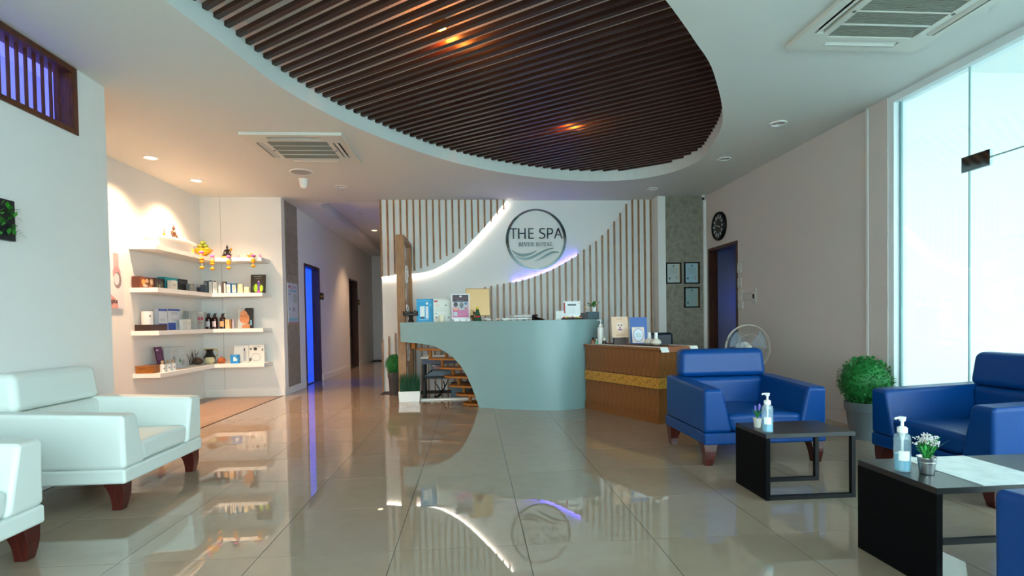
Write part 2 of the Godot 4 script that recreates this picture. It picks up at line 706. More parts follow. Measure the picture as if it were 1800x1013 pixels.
	door_frame("door_3", XR, -7.05, -7.95, 2.05, 0.12, M.door_wood, "dark wood door frame in the right wall")
	b = MB.new()
	b.span(5.2, 5.3, 0, 2.6, -9.6, -6.4)
	b.span(3.66, 5.3, 0, 2.6, -9.7, -9.6)
	b.span(3.66, 5.3, 0, 2.6, -6.5, -6.4)
	b.span(3.66, 5.3, 2.6, 2.7, -9.7, -6.4)
	b.span(3.66, 5.3, -0.1, 0, -9.7, -6.4)
	b.span(3.54, 3.66, 0, 2.6, -9.7, -8.2)
	structure("wall_side_room", b, M.wall)
	omni(Vector3(4.95, 1.3, -9.3), "#0a3cff", 0.012, 0.06)
	# marble clad back wall and white pier
	b = MB.new()
	b.span(2.8, 2.915, 0, CEIL, -8.45, -8.03)
	structure("trim_2", b, M.trim, "white pier at the right end of the slat wall")
	var wm := struct("wall_back_right", "marble clad wall with three framed certificates")
	b = MB.new()
	b.span(2.915, 3.7, 0, CEIL, -8.2, -8.062)
	part("backing", b, M.grout, wm)
	for k in 5:
		b = MB.new()
		b.span(2.917, 3.53, 0.6 * k + 0.001, minf(0.6 * (k + 1), CEIL) - 0.001, -8.062, -8.05)
		part("marble_panel", b, M.marble, wm)
	b = MB.new()
	b.span(3.5, XR, 0, CEIL, -8.05, -8.02)
	structure("trim_3", b, M.trim, "white corner strip beside the marble")
	var wl := struct("wall_pilaster_left", "marble strip at the mouth of the hallway")
	for k in 5:
		b = MB.new()
		b.span(-2.73, -2.718, maxf(0.1, 0.6 * k) + 0.001, minf(0.6 * (k + 1), CEIL) - 0.001, -8.84, -8.25)
		part("marble_panel", b, M.marble, wl)
	b = MB.new()
	b.span(-2.732, -2.714, 0.1, CEIL, -8.25, -8.108)
	structure("trim_4", b, M.trim)
	# outer ground
	b = MB.new()
	b.span(-30, 30, -0.3, -0.13, -30, 40)
	structure("floor_outside", b, M.concrete)


func door_frame(called: String, x: float, z1: float, z0: float, h: float, back: float, m: Material, label: String) -> void:
	var o := struct(called, label)
	var front := -signf(back) * 0.012
	var xa := minf(x + front, x + back)
	var xb := maxf(x + front, x + back)
	var b := MB.new()
	b.span(xa, xb, 0, h - 0.04, z1 - 0.04, z1)
	part("jamb", b, m, o)
	b = MB.new()
	b.span(xa, xb, 0, h - 0.04, z0, z0 + 0.04)
	part("jamb", b, m, o)
	b = MB.new()
	b.span(xa, xb, h - 0.04, h, z0, z1)
	part("head", b, m, o)


# ---------------------------------------------------------------- ceiling
func blob() -> PackedVector2Array:
	var P := [Vector2(-1.7, -3.1), Vector2(-1.567, -3.746), Vector2(-1.42, -4.394), Vector2(-1.141, -5.051), Vector2(-0.723, -5.709), Vector2(-0.163, -6.347), Vector2(0.528, -6.828), Vector2(1.302, -7.13), Vector2(2.055, -7.119), Vector2(2.5, -6.77), Vector2(2.66, -6.3), Vector2(2.62, -5.9), Vector2(2.371, -4.998), Vector2(1.841, -4.013), Vector2(1.486, -3.529), Vector2(1.139, -3.098), Vector2(0.75, -2.65), Vector2(0.3, -2.25), Vector2(-0.3, -1.95), Vector2(-0.95, -1.95), Vector2(-1.45, -2.3), Vector2(-1.68, -2.75)]
	return PackedVector2Array(spline(P, 6, true))


func ceiling() -> void:
	var c := struct("ceiling", "white ceiling with a leaf shaped recess")
	var whole := CSGCombiner3D.new()
	whole.name = "ceiling_panel"
	c.add_child(whole)
	var slab := CSGBox3D.new()
	slab.name = "slab"
	slab.size = Vector3(7.62, 0.27, 11.25)
	slab.position = Vector3(-0.15, CEIL + 0.135, -2.825)
	slab.material = M.ceil
	whole.add_child(slab)
	var hole := CSGPolygon3D.new()
	hole.name = "recess"
	hole.operation = CSGShape3D.OPERATION_SUBTRACTION
	hole.polygon = flip(blob())
	hole.depth = 0.6
	hole.rotation.x = -PI / 2
	hole.position = Vector3(0, CEIL + 0.4, 0)
	hole.material = M.ceil
	whole.add_child(hole)
	var hall := CSGBox3D.new()
	hall.name = "hall_slab"
	hall.size = Vector3(1.65, 0.27, 6.98)
	hall.position = Vector3(-2.035, CEIL + 0.135, -11.93)
	hall.material = M.hall
	whole.add_child(hall)
	var slot := CSGPolygon3D.new()
	slot.name = "hall_recess"
	slot.operation = CSGShape3D.OPERATION_SUBTRACTION
	var P := PackedVector2Array()
	for k in 17:
		var a := PI * k / 16.0
		P.append(Vector2(-2.03 + 0.29 * cos(a), -8.78 + 0.3 * sin(a)))
	P.append(Vector2(-2.32, -14.6))
	P.append(Vector2(-1.74, -14.6))
	slot.polygon = flip(P)
	slot.depth = 0.15 + 0.2
	slot.rotation.x = -PI / 2
	slot.position = Vector3(0, CEIL + 0.15, 0)
	slot.material = M.hall
	whole.add_child(slot)
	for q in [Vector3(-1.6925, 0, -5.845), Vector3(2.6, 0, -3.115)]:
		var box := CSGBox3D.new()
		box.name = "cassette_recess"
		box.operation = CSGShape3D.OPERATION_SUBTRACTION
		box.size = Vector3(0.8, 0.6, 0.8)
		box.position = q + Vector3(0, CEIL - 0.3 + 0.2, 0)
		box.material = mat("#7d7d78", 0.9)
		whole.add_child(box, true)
	var b := MB.new()
	b.span(-4.95, 5.35, CEIL + 0.27, CEIL + 0.37, -8.5, 2.85)
	b.span(-4.95, -2.876, CEIL + 0.001, CEIL + 0.27, -4.5, -1.4)
	b.span(-2.86, -1.2, CEIL + 0.27, CEIL + 0.37, -15.45, -8.5)
	part("upper_panel", b, mat("#f2f2ee", 0.85), c)
	# wood slats across the recess
	var d := Vector2(cos(deg_to_rad(36.5)), sin(deg_to_rad(36.5)))
	var nn := Vector2(-d.y, d.x)
	var poly := blob()
	var turn := Basis(Vector3.UP, -deg_to_rad(36.5))
	var r := RandomNumberGenerator.new()
	r.seed = 5
	var q := -0.7
	while q > -7.4:
		var qq := q + r.randf_range(-0.006, 0.006)
		var hits := []
		for i in poly.size():
			var a := poly[i]
			var e := poly[(i + 1) % poly.size()]
			var da := a.dot(nn) - qq
			var de := e.dot(nn) - qq
			if (da < 0) != (de < 0):
				hits.append(a.lerp(e, da / (da - de)).dot(d))
		hits.sort()
		if hits.size() >= 2 and hits[-1] - hits[0] > 0.06:
			var l: float = hits[-1] - hits[0] - 0.004
			var mid: Vector2 = d * (hits[0] + hits[-1]) / 2.0 + nn * qq
			var s := MB.new()
			s.rbox(Vector3.ZERO, Vector3(l, 0.032, 0.038), 0.002, null, Basis.IDENTITY, 1, 1)
			var o := part("ceiling_slat", s, M.ceiling_wood, c)
			o.basis = turn
			o.position = Vector3(mid.x, CEIL + 0.125 + 0.016, mid.y)
		q -= 0.0985


func flip(p: PackedVector2Array) -> PackedVector2Array:
	var out := PackedVector2Array()
	for q in p:
		out.append(Vector2(q.x, -q.y))
	return out


# ---------------------------------------------------------------- slatted feature wall with logo
func slat_wall() -> void:
	var w := struct("wall_back", "white feature wall with wood slats and a round logo")
	var b := MB.new()
	b.span(-1.34, 2.8, 0, CEIL, -8.45, ZB)
	part("plaster", b, M.wall, w)
	var up := spline([Vector2(-1.34, 1.716), Vector2(-1.090, 1.747), Vector2(-0.862, 1.761), Vector2(-0.710, 1.777), Vector2(-0.540, 1.826), Vector2(-0.325, 1.944), Vector2(-0.135, 2.087), Vector2(0.092, 2.316), Vector2(0.284, 2.529), Vector2(0.459, 2.743), Vector2(0.56, CEIL)], 5)
	var low := spline([Vector2(-1.34, 0.756), Vector2(-1.108, 0.854), Vector2(-0.596, 1.118), Vector2(-0.166, 1.352), Vector2(0.198, 1.536), Vector2(0.388, 1.576), Vector2(0.683, 1.616), Vector2(0.874, 1.666), Vector2(1.067, 1.733), Vector2(1.252, 1.809), Vector2(1.446, 1.911), Vector2(1.641, 2.022), Vector2(1.828, 2.160), Vector2(2.024, 2.315), Vector2(2.213, 2.523), Vector2(2.403, 2.783), Vector2(2.45, CEIL)], 5)
	var pu := PackedVector2Array(up)
	pu.append(Vector2(-1.34, CEIL))
	b = MB.new()
	b.prism(pu, ZB, ZB + 0.045)
	part("raised_panel", b, M.wall, w)
	var pl := PackedVector2Array(low)
	pl.append(Vector2(2.8, CEIL))
	pl.append(Vector2(2.8, 0))
	pl.append(Vector2(-1.34, 0))
	b = MB.new()
	b.prism(pl, ZB, ZB + 0.045)
	part("raised_panel", b, M.wall, w)
	# slats
	var ub := [1.716, 1.721, 1.763, 1.779, 1.794, 1.802, 1.835, 1.868, 1.918, 1.968, 2.018, 2.064, 2.125, 2.193, 2.276, 2.364, 2.441, 2.523, 2.632, 2.711]
	for i in ub.size():
		slat(w, -1.3275 + 0.0965 * i, ub[i], CEIL)
	var lt := [1.534, 1.550, 1.572, 1.582, 1.599, 1.611, 1.639, 1.656, 1.689, 1.729, 1.756, 1.802, 1.847, 1.900, 1.960, 2.020, 2.088, 2.154, 2.217, 2.303, 2.392, 2.514, 2.642, 2.779, CEIL, CEIL, CEIL, CEIL]
	for i in lt.size():
		slat(w, 0.202 + 0.0951 * i, 0, lt[i] + (0.012 if i < 24 else 0.0))
	for i in 16:
		var x := 0.202 - 0.0965 * (i + 1)
		slat(w, x, 0, lerpf(0.77, 1.534, (x + 1.34) / 1.54) + 0.01)
	# light strips along the raised edges
	var la := thing("light_strip", "white light strip under the curved upper slat panel", "light strip")
	var pts := []
	for i in up.size():
		var t: Vector2 = (up[mini(i + 1, up.size() - 1)] - up[maxi(i - 1, 0)]).normalized()
		var q: Vector2 = up[i] + Vector2(t.y, -t.x) * 0.012
		if q.y < CEIL - 0.01:
			pts.append(Vector3(q.x, q.y, ZB + 0.02))
	b = MB.new()
	b.tube(pts, 0.006, 6)
	part("led_strip", b, glow("#fff0e2", 5.0), la)
	strip_lights(pts, "#fff0e2", 0.06, 1.0)
	var lb := thing("light_strip", "violet light strip along the rising lower slat panel", "light strip")
	pts = []
	for i in low.size():
		var q: Vector2 = low[i]
		if q.x > 0.62 and q.x < 1.66:
			var t: Vector2 = (low[i + 1] - low[i - 1]).normalized()
			q += Vector2(-t.y, t.x) * 0.012
			pts.append(Vector3(q.x, q.y, ZB + 0.02))
	b = MB.new()
	b.tube(pts, 0.006, 6)
	part("led_strip", b, glow("#9a8cff", 2.5), lb)
	strip_lights(pts, "#4a38ff", 0.12, -1.0)
	# round logo
	var lg := thing("logo_sign", "round chrome logo reading THE SPA on the white wall", "sign", Vector3(0.997, 2.262, ZB))
	b = MB.new()
	var seg := 72
	for i in seg:
		var a0 := TAU * i / seg
		var a1 := TAU * (i + 1) / seg
		var q := []
		for a in [a0, a1]:
			var ro := 0.465
			var ri := 0.465 - (0.022 + 0.019 * absf(cos(a)))
			q.append([Vector3(cos(a) * ro, sin(a) * ro, 0.02), Vector3(cos(a) * ri, sin(a) * ri, 0.02), Vector3(cos(a) * ro, sin(a) * ro, 0), Vector3(cos(a) * ri, sin(a) * ri, 0)])
		b.quad(q[0][1], q[0][0], q[1][0], q[1][1])
		b.quad(q[0][0], q[0][2], q[1][2], q[1][0])
		b.quad(q[0][3], q[0][1], q[1][1], q[1][3])
	part("ring", b, M.mirror, lg)
	letters(lg, "THE SPA", 0.162, 0.02, Vector3(0.0, 0.09, 0.012), 0.815, false, false, M.mirror)
	letters(lg, "RIVER ROYAL", 0.058, 0.012, Vector3(-0.005, -0.073, 0.008), 0.54, false, true, M.mirror)
	wave(lg, [Vector2(-0.37, -0.16), Vector2(-0.3, -0.215), Vector2(-0.2, -0.235), Vector2(-0.09, -0.215), Vector2(0.0, -0.17)], 0.042)
	wave(lg, [Vector2(-0.32, -0.25), Vector2(-0.22, -0.29), Vector2(-0.1, -0.28), Vector2(0.03, -0.22), Vector2(0.15, -0.16), Vector2(0.27, -0.13)], 0.042)
	wave(lg, [Vector2(-0.03, -0.335), Vector2(0.08, -0.28), Vector2(0.18, -0.225), Vector2(0.26, -0.195), Vector2(0.345, -0.195)], 0.042)


# area lights along a strip, shining away from the raised panel
func strip_lights(pts: Array, hex: String, energy: float, side: float) -> void:
	var n := 5
	var i := 0
	while i < pts.size() - 1:
		var a: Vector3 = pts[i]
		var e: Vector3 = pts[mini(i + n, pts.size() - 1)]
		var t := (e - a).normalized()
		var out := Vector3(t.y, -t.x, 0) * side
		var l := AreaLight3D.new()
		l.name = numbered("strip_light")
		l.light_color = Color(hex)
		l.area_size = Vector2(a.distance_to(e) * 0.96, 0.016)
		l.light_energy = energy * a.distance_to(e)
		l.area_normalize_energy = true
		l.area_range = 30
		l.area_attenuation = 2
		l.shadow_enabled = true
		add_child(l)
		l.basis = Basis(t * side, (-out).cross(t * side), -out).orthonormalized()
		l.position = (a + e) / 2.0 + out * 0.008
		i += n


func slat(w: Node3D, x: float, y0: float, y1: float) -> void:
	var b := MB.new()
	var zz := ZB + 0.045
	b.hexa([Vector3(x - 0.012, y0, zz + 0.024), Vector3(x + 0.012, y0, zz + 0.024), Vector3(x + 0.012, y0, zz), Vector3(x - 0.012, y0, zz), Vector3(x - 0.012, y1, zz + 0.024), Vector3(x + 0.012, y1, zz + 0.024), Vector3(x + 0.012, y1, zz), Vector3(x - 0.012, y1, zz)])
	part("slat", b, M.slat_wood, w)


func wave(lg: Node3D, P: Array, th: float) -> void:
	var c := spline(P, 8)
	var poly := PackedVector2Array()
	for i in c.size():
		poly.append(c[i] + Vector2(0, th / 2 * sin(PI * (0.06 + 0.88 * i / (c.size() - 1)))))
	for i in range(c.size() - 1, -1, -1):
		poly.append(c[i] - Vector2(0, th / 2 * sin(PI * (0.06 + 0.88 * i / (c.size() - 1)))))
	var b := MB.new()
	b.prism(poly, 0.002, 0.018)
	part("wave", b, M.mirror, lg)


# ---------------------------------------------------------------- glazing
func glass_front() -> void:
	var o := struct("window_1", "frameless glass front on the right with white head frame")
	var x := XR + 0.04
	var b := MB.new()
	b.span(XR - 0.01, XR + 0.1, 0, CEIL, -4.4, -4.34)
	part("frame_post", b, M.frame_white, o)
	b = MB.new()
	b.span(XR - 0.01, XR + 0.1, CEIL - 0.06, CEIL, -4.34, 2.7)
	part("head_frame", b, M.frame_white, o)
	for p in [[-4.338, -3.702, 0.0, 2.8], [-3.696, -2.7, 0.0, 2.108], [-3.696, -2.7, 2.114, 2.8], [-2.694, -1.7, 0.0, 2.108], [-2.694, -1.7, 2.114, 2.8], [-1.694, -0.3, 0.0, 2.8], [-0.294, 1.2, 0.0, 2.8], [1.206, 2.7, 0.0, 2.8]]:
		b = MB.new()
		b.span(x, x + 0.01, p[2], p[3], p[0], p[1])
		part("pane", b, M.glass, o)
	var joint := mat("#8fb0ae", 0.4)
	for p in [[-3.703, -3.695, 0.0, 2.8], [-2.701, -2.693, 0.0, 2.8], [-3.695, -2.7, 2.107, 2.115], [-1.7, -1.694, 0, 2.8]]:
		b = MB.new()
		b.span(x - 0.001, x + 0.011, p[2], p[3], p[0], p[1])
		part("joint", b, joint, o)
	for p in [[-4.34, -4.318, 0.0, 2.8]]:
		b = MB.new()
		b.span(x - 0.004, x + 0.014, p[2], p[3], p[0], p[1])
		part("gasket", b, mat("#7fa2a4", 0.4), o)
	b = MB.new()
	b.span(x - 0.006, x + 0.016, 2.055, 2.165, -3.755, -3.535)
	part("patch_fitting", b, M.mirror, o, "polished metal patch fitting joining the panes")
	b = MB.new()
	b.span(x - 0.006, x + 0.016, 2.055, 2.165, -1.86, -1.64)
	part("patch_fitting", b, M.mirror, o)
	# street front behind the camera
	var f := struct("window_2")
	for mx in [-2.7, -0.6, 1.5, 3.5]:
		b = MB.new()
		b.span(mx - 0.04, mx + 0.04, 0, CEIL, 2.7, 2.8)
		part("mullion", b, M.frame_white, f)
	b = MB.new()
	b.span(XL, XR + 0.1, CEIL - 0.08, CEIL, 2.7, 2.8)
	part("head_frame", b, M.frame_white, f)
	for mx in [-2.7, -0.6, 1.5]:
		b = MB.new()
		b.span(mx + 0.04, mx + (2.06 if mx < 1 else 1.96), 0, CEIL - 0.08, 2.745, 2.755)
		part("pane", b, M.glass, f)
	# entrance porch beyond the glass
	b = MB.new()
	b.span(3.66, 9, -0.13, 0, -4.5, 2.8)
	structure("floor_porch", b, M.concrete)
	b = MB.new()
	b.span(3.645, 9, 0, 3.14, -4.62, -4.5)
	structure("wall_porch", b, mat("#f2f4f2", 0.8), "bright white porch wall seen through the glass")
	b = MB.new()
	b.span(3.66, 9, 3.14, 3.26, -4.62, -4.44)
	structure("trim_5", b, mat("#dfe4e0", 0.7))
	b = MB.new()
	b.span(6.6, 6.72, 0, 3.26, -4.5, 0.6)
	structure("wall_porch_blocker", b, mat("#e6e8e4", 0.8))  # added unseen wall, cuts side daylight on the porch wall
	b = MB.new()
	b.span(3.67, 9, 3.261, 3.34, -4.62, -1.3)
	structure("ceiling_porch", b, mat("#8d9272", 0.8), "olive porch soffit seen through the glass")


# ---------------------------------------------------------------- armchairs
func armchair(label: String, group: String, where: Vector3, turn: float, m: Material) -> Node3D:
	var o := thing("armchair", label, "armchair", where, turn, group)
	var b := MB.new()
	b.rbox(Vector3(0, 0.194, 0), Vector3(0.88, 0.084, 0.78), 0.014)
	part("base", b, m, o)
	for s in [-1.0, 1.0]:
		b = MB.new()
		var warp := func(p: Vector3) -> Vector3:
			# p.x in -.1025 .. .1025 with +x outwards; the inner face leans outwards towards the top
			var t := (p.y + 0.155) / 0.31
			var inner := (0.1025 - p.x) / 0.205
			var x := p.x + inner * 0.075 * t
			var y := p.y + 0.03 * t * (0.375 - p.z) / 0.75
			return Vector3(x * s, y, p.z)
		b.rbox(Vector3(s * 0.3375, 0.386, 0.015), Vector3(0.205, 0.304, 0.75), 0.026, warp)
		part("arm", b, m, o)
	b = MB.new()
	b.rbox(Vector3(0, 0.293, 0.075), Vector3(0.49, 0.118, 0.615), 0.035, func(p: Vector3) -> Vector3: return Vector3(p.x * (1.0 + 0.12 * (p.y + 0.059) / 0.118), p.y + 0.012 * (1.0 - pow(p.x / 0.25, 2)) * (1.0 if p.y > 0 else 0.0) + 0.01 * p.z, p.z))
	part("seat_cushion", b, m, o)
	b = MB.new()
	b.rbox(Vector3(0, 0.395, -0.29), Vector3(0.6, 0.32, 0.17), 0.04, func(p: Vector3) -> Vector3: return Vector3(p.x * (0.9 + 0.17 * (p.y + 0.16) / 0.32), p.y, p.z - 0.07 * p.y))
	part("backrest", b, m, o)
	b = MB.new()
	b.rbox(Vector3(0, 0.667, -0.318), Vector3(0.72, 0.222, 0.14), 0.045, func(p: Vector3) -> Vector3: return Vector3(p.x * (1.0 - 0.04 * (p.y + 0.11) / 0.22), p.y, p.z - 0.12 * p.y))
	part("headrest", b, m, o)
	for sx in [-1.0, 1.0]:
		for sz in [-1.0, 1.0]:
			b = MB.new()
			var last := []
			for k in 7:
				var t := k / 6.0
				var w := lerpf(0.098, 0.05, pow(t, 0.8))
				var cx: float = sx * (0.388 + 0.006 * t)
				var cz: float = sz * (0.318 + 0.01 * t) + (0.012 * sin(PI * t)) * sz
				var y := lerpf(0.153, 0.0, t)
				var ring := [Vector3(cx - w / 2, y, cz + w / 2), Vector3(cx + w / 2, y, cz + w / 2), Vector3(cx + w / 2, y, cz - w / 2), Vector3(cx - w / 2, y, cz - w / 2)]
				if k > 0:
					for j in 4:
						b.quad(ring[j], ring[(j + 1) % 4], last[(j + 1) % 4], last[j])
				last = ring
			b.quad(last[3], last[2], last[1], last[0])
			part("leg", b, M.leg, o, "dark red wood leg")
	return o


func armchairs() -> void:
	armchair("blue leather armchair facing the camera beside the wooden cabinet", "blue leather armchairs", Vector3(2.024, 0, -4.03), 0.0, M.leather_blue)
	armchair("blue leather armchair facing left in front of the bright glass", "blue leather armchairs", Vector3(3.09, 0, -3.085), -PI / 2, M.leather_blue)
	armchair("blue leather armchair cut off by the bottom right corner of the photo", "blue leather armchairs", Vector3(1.915, 0, -1.06), PI, M.leather_blue)
	armchair("white leather armchair fully in view by the left wall", "white leather armchairs", Vector3(-2.352, 0, -3.64), PI / 2, M.leather_white)
	armchair("white leather armchair cut off by the left edge of the photo", "white leather armchairs", Vector3(-2.352, 0, -2.19), PI / 2, M.leather_white)


# ---------------------------------------------------------------- black tables
func coffee_table(label: String, x0: float, x1: float, z0: float, z1: float, h: float) -> void:
	var o := thing("coffee_table", label, "table", Vector3((x0 + x1) / 2, 0, (z0 + z1) / 2), 0.0, "black coffee tables")
	var hx := (x1 - x0) / 2
	var hz := (z1 - z0) / 2
	var t := 0.024
	var b := MB.new()
	b.rbox(Vector3(0, h - t / 2, 0), Vector3(2 * hx, t, 2 * hz), 0.002, null, Basis.IDENTITY, 1, 1)
	part("table_top", b, M.tabletop, o)
	b = MB.new()
	b.span(-hx, -hx + t, 0, h - t, -hz + 0.0005, hz - 0.0005)
	part("side_panel", b, M.black_matte, o)
	for s in [-1.0, 1.0]:
		b = MB.new()
		b.span(hx - t, hx, 0.0, h - t, s * hz - s * t, s * hz)
		part("leg", b, M.black, o)
		b = MB.new()
		b.span(-hx + t, hx - t, 0.0, t, s * hz - s * t, s * hz)
		part("floor_bar", b, M.black, o)


func tables() -> void:
	coffee_table("small black coffee table in front of the blue armchair facing the camera", 1.63, 2.158, -3.29, -2.935, 0.375)
	coffee_table("larger black coffee table with the white mat, nearest the camera", 1.70, 2.5, -2.3, -1.885, 0.393)
	var o := thing("side_table", "black metal frame side table between the white armchairs", "table", Vector3(-2.62, 0, -2.935))
	var b := MB.new()
	b.rbox(Vector3(0, 0.388, 0), Vector3(0.23, 0.024, 0.46), 0.002, null, Basis.IDENTITY, 1, 1)
	part("table_top", b, M.tabletop, o)
	for s in [-1.0, 1.0]:
		b = MB.new()
		b.span(0.091, 0.115, 0, 0.376, s * 0.23 - s * 0.024, s * 0.23)
		part("leg", b, M.black, o)
		b = MB.new()
		b.span(-0.115, -0.091, 0, 0.376, s * 0.23 - s * 0.024, s * 0.23)
		part("leg", b, M.black, o)
	b = MB.new()
	b.span(0.091, 0.115, 0, 0.024, -0.206, 0.206)
	part("floor_bar", b, M.black, o)
	b = MB.new()
	b.span(-0.115, -0.091, 0, 0.024, -0.206, 0.206)
	part("floor_bar", b, M.black, o)


# ---------------------------------------------------------------- reception counter
func counter_curve() -> Array:
	return spline([Vector2(-0.9, -6.92), Vector2(-0.45, -6.76), Vector2(0.06, -6.52), Vector2(0.4, -6.34), Vector2(0.75, -6.205), Vector2(1.05, -6.17), Vector2(1.32, -6.29), Vector2(1.53, -6.48), Vector2(1.62, -6.64)], 12)


func cut_height(x: float) -> float:
	var T := [[-0.91, 0.79], [-0.66, 0.77], [-0.49, 0.74], [-0.36, 0.68], [-0.245, 0.602], [-0.155, 0.506], [-0.08, 0.385], [-0.015, 0.235], [0.035, 0.095], [0.063, 0.0]]
	if x >= 0.063:
		return 0.0
	for i in T.size() - 1:
		if x <= T[i + 1][0]:
			return lerpf(T[i][1], T[i + 1][1], clampf((x - T[i][0]) / (T[i + 1][0] - T[i][0]), 0, 1))
	return 0.0


func counter() -> void:
	var o := thing("reception_counter", "curved grey green reception counter with a scooped lower left corner", "counter")
	var c := counter_curve()
	var fine := []
	for i in c.size() - 1:
		for k in 3:
			fine.append((c[i] as Vector2).lerp(c[i + 1], k / 3.0))
	fine.append(c[-1])
	var N := []
	for i in fine.size():
		var t: Vector2 = (fine[mini(i + 1, fine.size() - 1)] - fine[maxi(i - 1, 0)]).normalized()
		N.append(Vector2(-t.y, t.x))
	var b := MB.new()
	var top := 1.033
	for i in fine.size() - 1:
		var a: Vector2 = fine[i]
		var e: Vector2 = fine[i + 1]
		var na: Vector2 = N[i]
		var ne: Vector2 = N[i + 1]
		var ya := cut_height(a.x)
		var ye := cut_height(e.x)
		var ai := a - na * 0.03
		var ei := e - ne * 0.03
		var n3a := Vector3(na.x, 0, na.y)
		var n3e := Vector3(ne.x, 0, ne.y)
		b.squad(Vector3(a.x, ya, a.y), Vector3(e.x, ye, e.y), Vector3(e.x, top, e.y), Vector3(a.x, top, a.y), n3a, n3e, n3e, n3a)
		b.squad(Vector3(ei.x, ye, ei.y), Vector3(ai.x, ya, ai.y), Vector3(ai.x, top, ai.y), Vector3(ei.x, top, ei.y), -n3e, -n3a, -n3a, -n3e)
		b.quad(Vector3(ai.x, ya, ai.y), Vector3(ei.x, ye, ei.y), Vector3(e.x, ye, e.y), Vector3(a.x, ya, a.y))
		b.quad(Vector3(a.x, top, a.y), Vector3(e.x, top, e.y), Vector3(ei.x, top, ei.y), Vector3(ai.x, top, ai.y))
	for q in [[0, 1.0], [fine.size() - 1, -1.0]]:
		var a: Vector2 = fine[q[0]]
		var i: Vector2 = a - N[q[0]] * 0.03
		var y := cut_height(a.x)
		b.quad(Vector3(i.x, y, i.y), Vector3(a.x, y, a.y), Vector3(a.x, top, a.y), Vector3(i.x, top, i.y))
	part("front_panel", b, M.counter, o)
	var poly := PackedVector2Array()
	for i in range(6, fine.size(), 3):
		poly.append(fine[i] - N[i] * 0.031)
	for i in range(fine.size() - 1, 5, -3):
		poly.append(fine[i] - N[i] * 0.36)
	b = MB.new()
	b.prism(poly, top - 0.03, top - 0.002, Vector3.ZERO, Basis(Vector3(1, 0, 0), Vector3(0, 0, 1), Vector3(0, 1, 0)))
	part("counter_top", b, M.counter, o)
	b = MB.new()
	b.span(1.34, 1.62, 0, top - 0.03, -6.82, -6.65)
	part("end_panel", b, M.counter, o)

	# terraced wooden stand in the scoop
	var s := o
	var xl := [-0.79, -0.636, -0.504, -0.432, -0.369, -0.293, -0.206]
	var yt := [0.70, 0.58, 0.467, 0.36, 0.245, 0.142, 0.03]
	var u := Vector2(0.905, 0.425)
	var vv := Vector2(-0.425, 0.905)
	for k in 7:
		var o2 := Vector2(xl[k], 0)
		for i in fine.size() - 1:
			if fine[i].x <= xl[k] and fine[i + 1].x > xl[k]:
				o2.y = fine[i].y
		o2 += -vv * 0.2 + u * 0.0
		var pp := PackedVector2Array()
		for j in 13:
			var a := PI / 2 + PI * j / 12.0
			pp.append(o2 + u * (0.16 + 0.16 * cos(a)) + vv * 0.15 * sin(a))
		var far := 0.62 - 0.02 * k
		pp.append(o2 + u * far - vv * 0.15)
		pp.append(o2 + u * far + vv * 0.15)
		var y: float = yt[k]
		b = MB.new()
		b.prism(pp, y - 0.022, y, Vector3.ZERO, Basis(Vector3(1, 0, 0), Vector3(0, 0, 1), Vector3(0, 1, 0)))
		part("tier", b, M.tier_wood, s)
		if k < 6:
			for g in [0.17, 0.4]:
				var q: Vector2 = o2 + u * g - vv * 0.03
				b = MB.new()
				b.box(Vector3(q.x, (y - 0.022 + yt[k + 1]) / 2, q.y), Vector3(0.03, y - 0.022 - yt[k + 1], 0.03), Basis(Vector3.UP, -0.44))
				part("support_block", b, M.tier_wood, s)
	b = MB.new()
	b.box(Vector3(-0.74, 0.8, -7.02), Vector3(0.045, 0.2, 0.06), Basis(Vector3.UP, -0.44))
	part("support_block", b, M.tier_wood, s)

	# work desk behind the counter
	var dk := thing("work_desk", "dark office desk with a white shelf behind the counter", "desk")
	b = MB.new()
	b.span(-0.69, 0.9, 0.545, 0.565, -7.75, -7.3)
	part("desk_top", b, M.paper, dk)
	b = MB.new()
	b.span(-0.68, 0.9, 0.47, 0.545, -7.72, -7.34)
	part("drawer", b, mat("#474a60", 0.5), dk)
	b = MB.new()
	b.span(-0.67, 0.9, 0.27, 0.3, -7.72, -7.36)
	part("shelf", b, M.black, dk)
	for x in [-0.66, -0.02, 0.88]:
		b = MB.new()
		b.span(x - 0.012, x + 0.012, 0, 0.545, -7.72, -7.36)
		part("leg", b, M.black, dk)
	b = MB.new()
	b.span(-0.69, 0.9, 0.0, 0.02, -7.3, -7.22)
	part("floor_trim", b, M.paper, dk)
	var bx := thing("storage_box", "blue grey box on the floor under the desk", "box", Vector3(-0.17, 0, -7.5))
	b = MB.new()
	b.rbox(Vector3(0, 0.09, 0), Vector3(0.26, 0.18, 0.2), 0.012)
	part("body", b, mat("#3c5566", 0.5), bx)
	b = MB.new()
	b.rbox(Vector3(0, 0.188, 0), Vector3(0.272, 0.016, 0.212), 0.006)
	part("lid", b, mat("#33495a", 0.5), bx)
	var bag := thing("folder_pile", "pile of dark folders on the black desk shelf", "folders", Vector3(-0.47, 0.3, -7.5))
	var cols := ["#1f2733", "#13304f", "#23424a", "#15202c"]
	for k in 4:
		b = MB.new()
		b.box(Vector3(0.01 * k, 0.012 + 0.02 * k, 0), Vector3(0.34 - 0.03 * k, 0.018, 0.24), Basis(Vector3.UP, 0.05 * k))
		part("folder", b, mat(cols[k], 0.4), bag)
	var bag2 := pack("photo_box", "dark printed box at the left of the desk shelf", "box", "", Vector3(-0.6, 0.395, -7.46), Vector3(0.15, 0.07, 0.1), 0.0, print_image(32, 16, "#2a1a20", [["c", 16, 9, 9, 5, "#a05a5a"], ["r", 4, 2, 10, 3, "#d8c0b0"]]), M.black)
	bag2.position = Vector3(-0.5, 0.384, -7.5)
